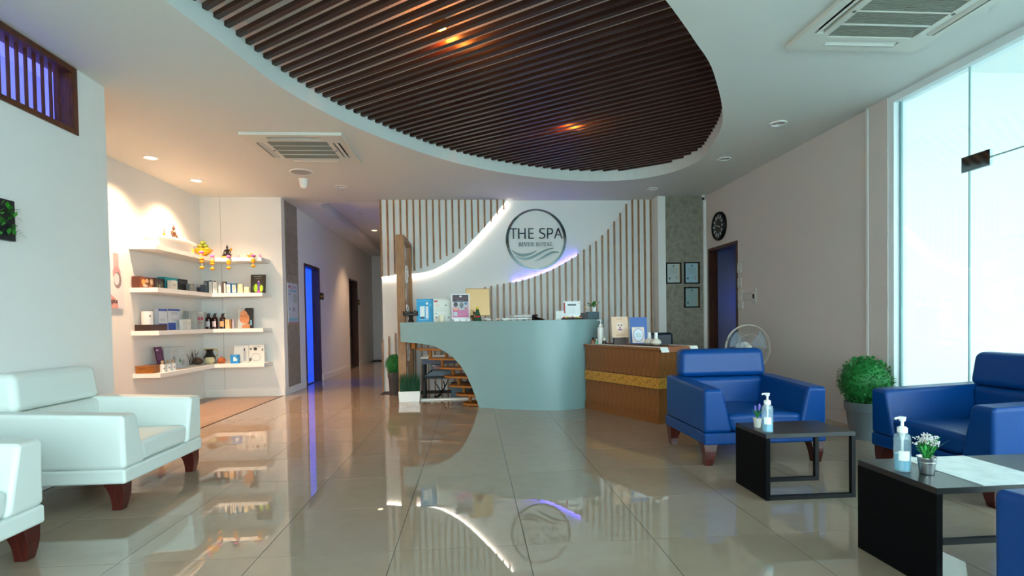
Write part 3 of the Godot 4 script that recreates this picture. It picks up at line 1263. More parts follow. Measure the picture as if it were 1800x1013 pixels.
	var cb := thing("cable_tangle", "loose black cables hanging to the floor under the desk", "cable")
	b = MB.new()
	for k in 3:
		var pts := []
		for i in 18:
			var t := i / 17.0
			pts.append(Vector3(-0.52 + 0.05 * k + 0.08 * sin(3.2 * t + k), 0.255 - 0.245 * sin(PI * t * 0.55 + 0.1) / 1.0 + 0.002 * k, -7.45 + 0.08 * cos(4.0 * t + k)))
		b.tube(pts, 0.006, 6)
	part("cable", b, M.black_matte, cb)

	# partition with ornamental screen
	var f := thing("partition_frame", "tall oak portal frame with a white swirl screen", "partition", Vector3(-0.932, 0, 0))
	b = MB.new()
	b.rbox(Vector3(0, 1.095, -7.35), Vector3(0.104, 2.19, 0.1), 0.004, null, Basis.IDENTITY, 1, 1)
	part("post", b, M.oak, f)
	b = MB.new()
	b.rbox(Vector3(0, 1.095, -8.2), Vector3(0.104, 2.19, 0.1), 0.004, null, Basis.IDENTITY, 1, 1)
	part("post", b, M.oak, f)
	b = MB.new()
	b.span(-0.052, 0.052, 2.13, 2.19, -8.15, -7.4)
	part("top_beam", b, M.oak, f)
	b = MB.new()
	b.span(-0.004, 0.004, 0.12, 2.13, -8.15, -7.4)
	var pane := part("screen_pane", b, clear("#eef4ff", 0.3, 0.1), f, "pale glass pane")
	for k in 7:
		b = MB.new()
		var pts := []
		for i in 30:
			var a := i / 29.0 * TAU * 1.35
			var r := 0.2 * (1.0 - 0.62 * i / 29.0)
			pts.append(Vector3(0.008, 0.3 + 0.28 * k + r * sin(a) * 0.8, -7.775 + (0.15 if k % 2 == 0 else -0.15) + r * cos(a) * (1 if k % 2 == 0 else -1)))
		b.tube(pts, 0.008, 6)
		part("swirl", b, M.plastic_white, pane)


# ---------------------------------------------------------------- wooden cabinet
func cabinet() -> void:
	# front face runs from (1.30,-6.25) to (1.80,-5.19); local x runs along that face, local z points away from it to the camera side
	var dir := Vector2(0.5, 1.06).normalized()
	var turn := atan2(-dir.y, dir.x)
	var o := thing("wooden_cabinet", "brown wooden cabinet with a burl band, beside the counter", "cabinet", Vector3(1.55, 0, -5.72), turn)
	var L := 1.17
	var D := 0.52
	# local: x 0 centre, z from 0 (front) to -D
	var b := MB.new()
	b.span(-L / 2 - 0.004, L / 2 + 0.004, 0, 0.085, -D - 0.004, 0.006)
	part("plinth", b, M.cab_wood, o)
	for y in [[0.085, 0.335], [0.455, 0.72]]:
		b = MB.new()
		b.span(-L / 2, L / 2, y[0], y[1], -D, 0)
		part("panel", b, M.cab_wood, o)
	b = MB.new()
	b.span(-L / 2 - 0.004, L / 2 + 0.004, 0.342, 0.448, -D - 0.004, 0.004)
	part("burl_band", b, M.burl, o, "golden burl veneer band")
	for y in [0.335, 0.448]:
		b = MB.new()
		b.span(-L / 2 + 0.004, L / 2 - 0.004, y, y + 0.007, -D + 0.004, -0.004)
		part("groove", b, mat("#3a1d0a", 0.5), o)
	b = MB.new()
	b.rbox(Vector3(0, 0.733, -D / 2), Vector3(L + 0.03, 0.026, D + 0.03), 0.005, null, Basis.IDENTITY, 1, 1)
	part("cabinet_top", b, M.cab_wood, o)
	# cloth runner
	var r := thing("table_runner", "white cloth runner with a copper middle on the wooden cabinet", "cloth", Vector3(1.55, 0, -5.72), turn)
	var xe := L / 2 + 0.015
	for q in [[-D - 0.0, -0.41, "#f0efe8"], [-0.41, -0.11, "#8f5238"], [-0.11, -0.01, "#f0efe8"]]:
		var m := mat(q[2], 0.85)
		if q[2] == "#8f5238":
			m = tri_tex(m, ramp_texture(noise_image(55, 0.12, 2), [Color("#7a4128"), Color("#96583c"), Color("#b5815a")]), Vector3(3, 3, 3))
		b = MB.new()
		b.span(-xe, xe, 0.7465, 0.7495, q[0], q[1])
		b.hexa([Vector3(xe + 0.022, 0.7, q[1]), Vector3(xe + 0.025, 0.7, q[1]), Vector3(xe + 0.025, 0.7, q[0]), Vector3(xe + 0.022, 0.7, q[0]), Vector3(xe - 0.003, 0.7495, q[1]), Vector3(xe, 0.7495, q[1]), Vector3(xe, 0.7495, q[0]), Vector3(xe - 0.003, 0.7495, q[0])])
		part("cloth_band", b, m, r, "copper patterned middle band" if q[2] == "#8f5238" else "")
	var T := func(x: float, z: float) -> Vector3:
		return Vector3(1.55, 0.7497, -5.72) + Basis(Vector3.UP, turn) * Vector3(x, 0, z)
	# things on the cabinet
	pump_bottle("lotion_bottle", "white pump lotion bottle at the left end of the cabinet", T.call(-0.47, -0.14), 0.2, M.plastic_white, false)
	var sb := thing("small_bottle", "small amber bottle beside the white lotion bottle", "bottle", T.call(-0.5, -0.05))
	b = MB.new()
	b.lathe(Vector3.ZERO, [Vector2(0, 0), Vector2(0.025, 0.002), Vector2(0.025, 0.04), Vector2(0.01, 0.052)], 16)
	part("body", b, mat("#8a4a2a", 0.2), sb)
	b = MB.new()
	b.lathe(Vector3.ZERO, [Vector2(0.01, 0.052), Vector2(0.012, 0.055), Vector2(0.012, 0.075), Vector2(0, 0.077)], 12)
	part("cap", b, M.black, sb)
	sb = thing("small_bottle", "small dark bottle with a cream cap near the flower card", "bottle", T.call(-0.36, -0.1))
	b = MB.new()
	b.lathe(Vector3.ZERO, [Vector2(0, 0), Vector2(0.022, 0.002), Vector2(0.022, 0.03), Vector2(0.01, 0.04)], 16)
	part("body", b, mat("#2a2018", 0.3), sb)
	b = MB.new()
	b.lathe(Vector3.ZERO, [Vector2(0.01, 0.04), Vector2(0.017, 0.045), Vector2(0.015, 0.07), Vector2(0, 0.075)], 12)
	part("cap", b, M.ceramic, sb)
	var card := print_image(64, 80, "#e6bfa0", [["t", 20, 8, 24, 4, "#a07050"], ["c", 32, 38, 16, 18, "#eed6c2"], ["c", 26, 32, 4, 3, "#6a3a4a"], ["c", 38, 32, 4, 3, "#6a3a4a"], ["c", 32, 42, 3, 5, "#b04a4a"], ["c", 32, 50, 9, 3, "#8a4a7a"], ["t", 16, 66, 32, 6, "#a07050"]])
	var st := pack("display_card", "peach menu card in a stand on the wooden cabinet", "card", "", T.call(-0.2, -0.2) + Vector3(0, 0.075, 0), Vector3(0.19, 0.235, 0.006), 0.05, card, mat("#e0b896", 0.6), 0.14)
	b = MB.new()
	b.span(-0.07, 0.07, -0.075, 0.01, -0.05, -0.006)
	part("stand_block", b, mat("#4a3a34", 0.5), st)
	pack("brochure", "plain blue brochure behind the peach menu card", "brochure", "", T.call(-0.17, -0.36) + Vector3(0.07, 0.0, 0), Vector3(0.2, 0.3, 0.004), 0.05, null, mat("#1456a8", 0.4), 0.1)
	pack("display_card", "pale card with a round blue emblem beside the peach card", "card", "", T.call(0.0, -0.26) + Vector3(0.02, 0.02, 0), Vector3(0.14, 0.17, 0.004), 0.1, print_image(48, 56, "#e9d2c4", [["c", 24, 28, 20, 24, "#5a6ab0"], ["c", 24, 28, 18, 22, "#dfe4ea"], ["t", 14, 22, 20, 12, "#5a8a90"]]), M.paper, 0.12)
	var dish := thing("serving_dish", "black oval dish holding two herbal compress balls", "dish", T.call(0.24, -0.26), -0.5)
	b = MB.new()
	b.lathe(Vector3.ZERO, [Vector2(0, 0), Vector2(0.12, 0.0005), Vector2(0.17, 0.005), Vector2(0.169, 0.007), Vector2(0.12, 0.0062), Vector2(0, 0.006)], 28, Basis(Vector3(1, 0, 0), Vector3(0, 1, 0), Vector3(0, 0, 0.5)))
	part("dish", b, M.black, dish)
	var n := 0
	for q in [[0.19, "herbal compress ball on the left of the black dish"], [0.31, "herbal compress ball on the right of the black dish"]]:
		var h := thing("herbal_compress", q[1], "massage ball", T.call(q[0], -0.26 + 0.02 * n) + Vector3(0, 0.0062, 0), 0.0, "herbal compress balls")
		b = MB.new()
		b.lathe(Vector3.ZERO, [Vector2(0, 0), Vector2(0.035, 0.003), Vector2(0.055, 0.02), Vector2(0.054, 0.035), Vector2(0.04, 0.055), Vector2(0.022, 0.066)], 20)
		part("ball", b, M.ceramic, h)
		b = MB.new()
		b.lathe(Vector3.ZERO, [Vector2(0.022, 0.066), Vector2(0.018, 0.075), Vector2(0.019, 0.13), Vector2(0, 0.133)], 14)
		part("handle", b, M.plastic_white, h)
		n += 1
	# office chair behind the cabinet
	var ch := thing("office_chair", "dark blue chair back showing behind the cabinet", "chair", Vector3(2.4, 0, -7.1))
	b = MB.new()
	b.rbox(Vector3(0, 0.66, 0), Vector3(0.5, 0.36, 0.09), 0.04, func(p: Vector3) -> Vector3: return Vector3(p.x, p.y, p.z + 0.25 * p.x * p.x))
	part("backrest", b, mat("#131c33", 0.4), ch)
	b = MB.new()
	b.rbox(Vector3(0, 0.44, -0.24), Vector3(0.48, 0.09, 0.46), 0.035)
	part("seat", b, mat("#131c33", 0.4), ch)
	b = MB.new()
	b.lathe(Vector3(0, 0, -0.24), [Vector2(0, 0.0), Vector2(0.22, 0.0), Vector2(0.22, 0.02), Vector2(0.03, 0.05), Vector2(0.03, 0.4), Vector2(0, 0.4)], 20)
	part("pedestal", b, M.black, ch)
	b = MB.new()
	b.box(Vector3(0, 0.48, 0.0), Vector3(0.06, 0.2, 0.03))
	part("back_bracket", b, M.black, ch)


func pump_bottle(called: String, label: String, where: Vector3, h: float, m: Material, gel: bool) -> Node3D:
	# h is the height of the body up to its neck
	var o := thing(called, label, "bottle", where)
	var r := h * 0.19
	var b := MB.new()
	var prof := [Vector2(0, 0), Vector2(r * 0.93, 0), Vector2(r, h * 0.03), Vector2(r, h * 0.84), Vector2(r * 0.9, h * 0.93), Vector2(r * 0.45, h)]
	b.lathe(Vector3.ZERO, prof, 28)
	part("body", b, m, o)
	var neck: Material = M.plastic_white
	b = MB.new()
	b.lathe(Vector3.ZERO, [Vector2(r * 0.45, h), Vector2(r * 0.62, h * 1.0), Vector2(r * 0.62, h * 1.12), Vector2(r * 0.4, h * 1.15), Vector2(r * 0.2, h * 1.16), Vector2(r * 0.18, h * 1.3), Vector2(0, h * 1.3)], 20)
	part("collar", b, neck, o)
	b = MB.new()
	b.lathe(Vector3.ZERO, [Vector2(0, h * 1.28), Vector2(r * 0.36, h * 1.29), Vector2(r * 0.46, h * 1.4), Vector2(0, h * 1.4)], 16)
	b.tube([Vector3(-r * 0.3, h * 1.37, 0), Vector3(-r * 0.9, h * 1.37, 0), Vector3(-r * 1.05, h * 1.34, 0)], r * 0.16, 8)
	part("pump_head", b, neck, o)
	if gel:
		b = MB.new()
		var g := h * 0.46
		b.lathe(Vector3.ZERO, [Vector2(0, h * 0.035), Vector2(r * 0.86, h * 0.035), Vector2(r * 0.93, h * 0.06), Vector2(r * 0.93, g), Vector2(0, g)], 24)
		part("gel", b, clear("#3fb9e0", 0.55, 0.05), o, "pale blue gel")
		b = MB.new()
		b.lathe(Vector3.ZERO, [Vector2(r * 0.16, h * 0.06), Vector2(r * 0.16, h * 0.8), Vector2(r * 0.4, h)], 10)
		part("dip_tube", b, M.plastic_white, o)
		b = MB.new()
		var lr := r * 1.012
		for i in 8:
			var a0 := -1.1 + 1.3 * i / 8.0
			var a1 := -1.1 + 1.3 * (i + 1) / 8.0
			b.quad(Vector3(sin(a0) * lr, h * 0.3, cos(a0) * lr), Vector3(sin(a1) * lr, h * 0.3, cos(a1) * lr), Vector3(sin(a1) * lr, h * 0.55, cos(a1) * lr), Vector3(sin(a0) * lr, h * 0.55, cos(a0) * lr))
		part("paper_label", b, M.paper, o, "white paper label")
	return o


# ---------------------------------------------------------------- alcove shelves and what stands on them
func shelves() -> void:
	var ys := [1.96, 1.475, 0.985, 0.50]
	var nm := ["topmost white corner shelf, with the fruit offering", "second white corner shelf from the top, with boxes and candles", "third white corner shelf from the top, with brown bottles", "lowest white corner shelf, with the jug and clay pots"]
	for k in 4:
		var o := thing("wall_shelf", nm[k], "shelf", Vector3(0, ys[k], 0), 0.0, "white corner shelves in the alcove")
		var b := MB.new()
		b.prism(PackedVector2Array([Vector2(-3.84, -6.46), Vector2(-3.54, -6.46), Vector2(-3.54, -7.77), Vector2(-2.88, -7.77), Vector2(-2.88, -8.11), Vector2(-3.84, -8.11)]), -0.05, 0.0, Vector3.ZERO, Basis(Vector3(1, 0, 0), Vector3(0, 0, 1), Vector3(0, 1, 0)))
		part("board", b, M.white, o)
	var rs := thing("shelf_riser", "raised white ledge standing on the topmost corner shelf", "shelf", Vector3(0, 1.96, 0))
	var b := MB.new()
	var P := PackedVector2Array([Vector2(-3.84, -6.75), Vector2(-3.66, -6.75)])
	for k in 9:
		var a := k / 8.0
		P.append(Vector2(-3.62 + 0.05 * sin(PI * a), -6.8 - 0.75 * a))
	P.append(Vector2(-3.84, -7.6))
	b.prism(P, 0.13, 0.155, Vector3.ZERO, Basis(Vector3(1, 0, 0), Vector3(0, 0, 1), Vector3(0, 1, 0)))
	part("board", b, M.white, rs)
	b = MB.new()
	b.span(-3.84, -3.68, 0, 0.13, -7.55, -6.78)
	part("support", b, M.white, rs)
	offerings()
	shelf_two()
	shelf_three()
	shelf_four()


func garland(label: String, x: float, z: float, y: float, l: float) -> void:
	var o := thing("flower_garland", label, "garland", Vector3(x, y, z), 0.0, "marigold garlands on the top shelf")
	var b := MB.new()
	b.ball(Vector3(0, -0.005, 0), Vector3(0.032, 0.02, 0.025), 6, 10)
	part("pink_flower", b, mat("#e06ab8", 0.6), o)
	b = MB.new()
	b.tube([Vector3(0, -0.02, 0), Vector3(0, -l, 0)], 0.009, 6)
	part("string", b, mat("#f0e4d0", 0.7), o)
	var k := 0
	for y2 in [-0.42, -0.58, -0.94]:
		b = MB.new()
		b.ball(Vector3(0, y2 * l, 0), Vector3(0.03, 0.021, 0.03), 6, 10)
		part("marigold", b, mat("#f2a414", 0.6), o)
		k += 1


func offerings() -> void:
	var y := 1.96
	var o := thing("seated_statue", "small seated bronze statue on the raised ledge", "statue", Vector3(-3.73, y + 0.155, -7.2), PI / 2)
	statue(o, mat("#5a3a22", 0.45), 0.2)
	o = thing("seated_statue", "black seated statue on a gold base on the top shelf", "statue", Vector3(-3.4, y, -7.93))
	var b := MB.new()
	b.rbox(Vector3(0, 0.018, 0), Vector3(0.13, 0.036, 0.09), 0.006, null, Basis.IDENTITY, 2, 1)
	part("pedestal", b, mat("#d9a83a", 0.4), o)
	var up := Node3D.new()
	up.name = "figure"
	o.add_child(up)
	up.position.y = 0.036
	statue(up, mat("#171412", 0.35), 0.17)
	b = MB.new()
	b.ball(Vector3(0.055, 0.13, 0.01), Vector3(0.018, 0.02, 0.018), 6, 10)
	part("gold_orb", b, M.gold, o)
	o = thing("chedi_ornament", "slender gold spire ornament left of the bronze statue", "ornament", Vector3(-3.74, y + 0.155, -7.0))
	b = MB.new()
	b.lathe(Vector3.ZERO, [Vector2(0, 0), Vector2(0.022, 0), Vector2(0.02, 0.02), Vector2(0.012, 0.03), Vector2(0.015, 0.045), Vector2(0.006, 0.065), Vector2(0.003, 0.13), Vector2(0, 0.135)], 14)
	part("spire", b, M.gold, o)
	o = thing("offering_cone", "small white and gold cone right of the bronze statue", "ornament", Vector3(-3.72, y + 0.155, -7.44))
	b = MB.new()
	b.lathe(Vector3.ZERO, [Vector2(0, 0), Vector2(0.026, 0), Vector2(0.024, 0.02), Vector2(0, 0.02)], 14)
	part("base", b, M.gold, o)
	b = MB.new()
	b.lathe(Vector3.ZERO, [Vector2(0.022, 0.02), Vector2(0.012, 0.045), Vector2(0.002, 0.085), Vector2(0, 0.086)], 14)
	part("cone", b, M.plastic_white, o)
	# fruit bowl
	var c := Vector3(-3.68, y, -7.84)
	o = thing("offering_bowl", "gold footed bowl of fruit in the shelf corner", "bowl", c)
	b = MB.new()
	b.lathe(Vector3.ZERO, [Vector2(0, 0), Vector2(0.05, 0), Vector2(0.035, 0.03), Vector2(0.045, 0.04), Vector2(0.09, 0.075), Vector2(0.125, 0.115), Vector2(0.118, 0.118), Vector2(0.08, 0.085), Vector2(0, 0.07)], 28)
	part("bowl", b, M.gold, o)
	var spots := [[0, 0.115, 0.05, "#d9a020"], [-0.06, 0.12, 0.025, "#d59a1e"], [0.06, 0.12, 0.025, "#dca428"], [-0.045, 0.125, -0.045, "#c8a028"], [0.045, 0.125, -0.045, "#c8a028"], [-0.035, 0.165, 0.01, "#8f9a30"], [0.038, 0.165, 0.01, "#7f9430"], [0.0, 0.165, -0.035, "#94982c"], [0.0, 0.215, 0.0, "#8a9a34"]]
	var words := ["yellow mango at the front of the fruit bowl", "yellow mango at the left of the fruit bowl", "yellow mango at the right of the fruit bowl", "golden fruit at the back left of the fruit bowl", "golden fruit at the back right of the fruit bowl", "green fruit left in the second layer of the bowl", "green fruit right in the second layer of the bowl", "green fruit at the back of the second layer", "green fruit crowning the pile in the gold bowl"]
	for k in spots.size():
		var q: Array = spots[k]
		var fr := thing("fruit", words[k], "fruit", c + Vector3(q[0], q[1], q[2]), 0.0, "fruit in the gold bowl")
		b = MB.new()
		b.ball(Vector3.ZERO, Vector3(0.035, 0.03, 0.032), 8, 12)
		part("flesh", b, mat(q[3], 0.5), fr)
		b = MB.new()
		b.tube([Vector3(0, 0.028, 0), Vector3(0.003, 0.036, 0)], 0.003, 5)
		part("stem", b, mat("#4a3a1a", 0.7), fr)
	for q in [[-7.36, "yellow altar candle left of the pink garland"], [-7.56, "yellow altar candle right of the pink garland"]]:
		o = thing("altar_candle", q[1], "candle", Vector3(-3.585, y, q[0]), 0.0, "yellow altar candles")
		b = MB.new()
		b.lathe(Vector3.ZERO, [Vector2(0, 0), Vector2(0.012, 0), Vector2(0.012, 0.07), Vector2(0, 0.072)], 12)
		part("wax", b, mat("#e8cf5a", 0.5), o)
		b = MB.new()
		b.tube([Vector3(0, 0.07, 0), Vector3(0, 0.08, 0)], 0.0015, 5)
		part("wick", b, M.black, o)
	garland("marigold garland hanging left of the fruit bowl", -3.52, -7.45, 2.0, 0.22)
	garland("marigold garland hanging below the fruit bowl", -3.52, -7.745, 1.985, 0.19)
	garland("marigold garland hanging below the black statue", -3.305, -7.745, 1.975, 0.17)
	garland("marigold garland at the right end of the top shelf", -2.98, -7.745, 1.985, 0.155)
	o = thing("offering_boat", "small gold boat shaped tray near the shelf end", "tray", Vector3(-3.04, y, -7.85))
	b = MB.new()
	b.lathe(Vector3.ZERO, [Vector2(0, 0), Vector2(0.03, 0), Vector2(0.065, 0.035), Vector2(0.06, 0.036), Vector2(0, 0.015)], 20)
	part("tray", b, M.gold, o)
	b = MB.new()
	b.lathe(Vector3(0, 0.015, 0), [Vector2(0.03, 0), Vector2(0.02, 0.03), Vector2(0, 0.065)], 14)
	part("mound", b, mat("#e6b030", 0.6), o)
	o = thing("lotus_bud", "pink and white lotus bud at the shelf end", "flower", Vector3(-2.925, y, -7.85))
	b = MB.new()
	b.lathe(Vector3.ZERO, [Vector2(0, 0), Vector2(0.012, 0.0), Vector2(0.02, 0.02), Vector2(0.012, 0.045), Vector2(0, 0.06)], 12)
	part("bud", b, mat("#e79ac8", 0.6), o)
	o = thing("incense_tray", "thin pink offering tray right of the black statue", "tray", Vector3(-3.25, y, -7.85))
	b = MB.new()
	b.rbox(Vector3(0, 0.008, 0), Vector3(0.1, 0.016, 0.06), 0.004, null, Basis.IDENTITY, 2, 1)
	part("tray", b, mat("#e48ac0", 0.5), o)
	b = MB.new()
	b.tube([Vector3(0.04, 0.016, 0), Vector3(0.042, 0.05, 0)], 0.003, 6)
	part("stick", b, mat("#b0503a", 0.5), o)


func statue(o: Node3D, m: Material, h: float) -> void:
	# cross-legged figure: folded legs, torso, arms, head in one surface; faces local +z
	var b := MB.new()
	var k := h / 0.2
	b.ball(Vector3(-0.035, 0.02, 0.012) * k, Vector3(0.042, 0.02, 0.03) * k, 8, 14)
	b.ball(Vector3(0.035, 0.02, 0.012) * k, Vector3(0.042, 0.02, 0.03) * k, 8, 14)
	b.ball(Vector3(0, 0.02, 0.025) * k, Vector3(0.05, 0.014, 0.022) * k, 8, 14)
	b.lathe(Vector3(0, 0.02, -0.005) * k, [Vector2(0.032, 0) * k, Vector2(0.026, 0.04) * k, Vector2(0.036, 0.08) * k, Vector2(0.03, 0.095) * k, Vector2(0.011, 0.102) * k, Vector2(0.011, 0.115) * k], 18, Basis(Vector3(1, 0, 0), Vector3(0, 1, 0), Vector3(0, 0, 0.7)))
	b.tube([Vector3(-0.036, 0.108, -0.005) * k, Vector3(-0.05, 0.07, 0.0) * k, Vector3(-0.045, 0.04, 0.02) * k, Vector3(-0.01, 0.035, 0.035) * k], [0.011 * k, 0.01 * k, 0.009 * k, 0.007 * k], 8)
	b.tube([Vector3(0.036, 0.108, -0.005) * k, Vector3(0.05, 0.07, 0.0) * k, Vector3(0.047, 0.035, 0.025) * k, Vector3(0.045, 0.015, 0.04) * k], [0.011 * k, 0.01 * k, 0.008 * k, 0.006 * k], 8)
	b.ball(Vector3(0, 0.15, 0) * k, Vector3(0.017, 0.021, 0.019) * k, 10, 14)
	b.lathe(Vector3(0, 0.165, 0) * k, [Vector2(0.01, 0) * k, Vector2(0.009, 0.01) * k, Vector2(0.003, 0.022) * k, Vector2(0.0, 0.04) * k], 12)
	part("body", b, m, o)


func carton(label: String, where: Vector3, s: Vector3, turn: float, front: Material, hex: String, tilt := 0.0, called := "product_box", cat := "box", group := "cartons on the alcove shelves") -> void:
	pack(called, label, cat, group, where, s, turn, front, mat(hex, 0.5), tilt)


func shelf_two() -> void:
	var y := 1.475
	var q := PI / 2
	carton("picture box with warm orange food tones, left end of second shelf", Vector3(-3.785, y, -6.62), Vector3(0.28, 0.13, 0.09), q, print_image(64, 32, "#7a4026", [["c", 14, 14, 9, 8, "#f0a860"], ["c", 30, 10, 8, 6, "#e8c090"], ["c", 50, 12, 7, 9, "#f6d8b0"], ["c", 22, 24, 11, 4, "#f2e0c8"], ["c", 44, 25, 9, 4, "#d98a4a"]]), "#5a3020")
	carton("dark picture box with plant print on the second shelf", Vector3(-3.785, y, -6.875), Vector3(0.215, 0.135, 0.09), q, print_image(48, 32, "#3d3638", [["c", 12, 20, 3, 7, "#7a8a5a"], ["c", 22, 22, 4, 6, "#a8a080"], ["c", 33, 18, 3, 9, "#6a7a4a"], ["r", 6, 28, 36, 2, "#8a8078"]]), "#2e282a")
	carton("teal carton on the second shelf", Vector3(-3.785, y, -7.13), Vector3(0.29, 0.165, 0.09), q, print_image(64, 40, "#12a5ae", [["c", 46, 20, 5, 6, "#123a40"], ["r", 44, 24, 3, 12, "#0c5a60"], ["t", 36, 6, 22, 6, "#c8eaec"]]), "#0f8f98")
	carton("small white carton in front of the teal carton", Vector3(-3.69, y, -7.055), Vector3(0.13, 0.12, 0.05), q, print_image(40, 40, "#e9e6de", [["t", 8, 14, 24, 10, "#8a8a88"]]), "#e4e0d8")
	carton("black carton right of the teal carton", Vector3(-3.785, y, -7.4), Vector3(0.24, 0.165, 0.09), q, print_image(48, 40, "#15181d", [["t", 8, 6, 26, 6, "#7a828a"], ["r", 4, 30, 20, 2, "#444c54"]]), "#121418")
	carton("slim grey carton in front of the black carton", Vector3(-3.69, y, -7.48), Vector3(0.1, 0.11, 0.05), q, print_image(24, 32, "#8b8d8a", [["t", 5, 8, 14, 6, "#c8cac6"]]), "#7e807d")
	var z := -7.95
	carton("short dark grey carton in the shelf corner", Vector3(-3.775, y, z + 0.07), Vector3(0.04, 0.09, 0.04), 0.2, null, "#3b3f48")
	carton("dark slate carton second from the shelf corner", Vector3(-3.725, y, z + 0.07), Vector3(0.04, 0.125, 0.04), 0.2, null, "#4a5060")
	carton("tall grey carton on the second shelf", Vector3(-3.675, y, z + 0.05), Vector3(0.052, 0.18, 0.05), 0.0, print_image(16, 48, "#5c6670", [["t", 4, 8, 8, 6, "#b8c0c4"]]), "#566069")
	carton("tall white carton with black top band, left of pair", Vector3(-3.615, y, z + 0.05), Vector3(0.04, 0.185, 0.05), 0.0, print_image(16, 48, "#e4e6e2", [["r", 0, 0, 16, 4, "#3a3e42"], ["r", 4, 16, 8, 20, "#c8ccca"]]), "#dcdedb")
	carton("tall white carton with black top band, right of pair", Vector3(-3.558, y, z + 0.05), Vector3(0.052, 0.187, 0.05), 0.0, print_image(16, 48, "#ecece8", [["r", 2, 2, 12, 4, "#33373a"], ["t", 4, 20, 8, 10, "#b0b4b2"]]), "#e4e4e0")
	pump_bottle("lotion_bottle", "small white pump bottle on the second shelf", Vector3(-3.495, y, z + 0.06), 0.095, M.plastic_white, false)
	carton("dark brown and white carton right of the small pump bottle", Vector3(-3.435, y, z + 0.05), Vector3(0.05, 0.165, 0.05), 0.0, print_image(20, 48, "#4b4648", [["r", 11, 6, 9, 42, "#d8d6d2"]]), "#433e40")
	carton("blue edged white carton, left of the two blue ones", Vector3(-3.372, y, z + 0.05), Vector3(0.062, 0.14, 0.05), 0.05, print_image(24, 48, "#e2e6e4", [["r", 0, 0, 24, 5, "#1f5f9a"], ["r", 0, 44, 24, 4, "#1f5f9a"], ["r", 20, 0, 4, 48, "#1f5f9a"], ["r", 6, 14, 10, 22, "#d8c8a8"]]), "#2a6aa4")
	carton("blue edged white carton, right of the two blue ones", Vector3(-3.3, y, z + 0.05), Vector3(0.062, 0.137, 0.05), -0.05, print_image(24, 48, "#dfe6e8", [["r", 0, 0, 24, 5, "#1a6a9e"], ["r", 0, 44, 24, 4, "#1a6a9e"], ["r", 0, 0, 4, 48, "#1a6a9e"], ["r", 8, 14, 10, 22, "#e2d6bc"]]), "#2378a8")
	var k := 0
	for c in [[-3.235, 0.037, 0.13, "taller cream pillar candle on the second shelf"], [-3.14, 0.039, 0.09, "shorter cream pillar candle on the second shelf"]]:
		var o := thing("pillar_candle", c[3], "candle", Vector3(c[0], y, z + 0.03), 0.0, "cream pillar candles")
		var b := MB.new()
		b.lathe(Vector3.ZERO, [Vector2(0, 0), Vector2(c[1], 0), Vector2(c[1], c[2] - 0.004), Vector2(c[1] - 0.005, c[2]), Vector2(0.01, c[2] - 0.006), Vector2(0, c[2] - 0.006)], 24)
		part("wax", b, mat("#eadfb8", 0.5), o)
		b = MB.new()
		b.tube([Vector3(0, c[2] - 0.008, 0), Vector3(0, c[2] + 0.008, 0)], 0.0015, 5)
		part("wick", b, M.black, o)
		k += 1
	carton("black framed poster with a glowing green bottle on second shelf", Vector3(-2.985, y, z + 0.05), Vector3(0.205, 0.26, 0.012), -0.06, print_image(64, 80, "#0d120c", [["c", 32, 56, 26, 20, "#2c4a14"], ["c", 22, 58, 8, 18, "#8fc22a"], ["c", 46, 60, 8, 15, "#a6c838"], ["r", 30, 30, 10, 42, "#5a3a8a"], ["r", 32, 26, 6, 6, "#b8a0d8"], ["r", 28, 70, 14, 8, "#d048b0"], ["t", 14, 6, 36, 5, "#c8ccc8"], ["t", 18, 14, 28, 4, "#8a9a8a"]]), "#0c0c0c", 0.1, "framed_poster", "poster", "")


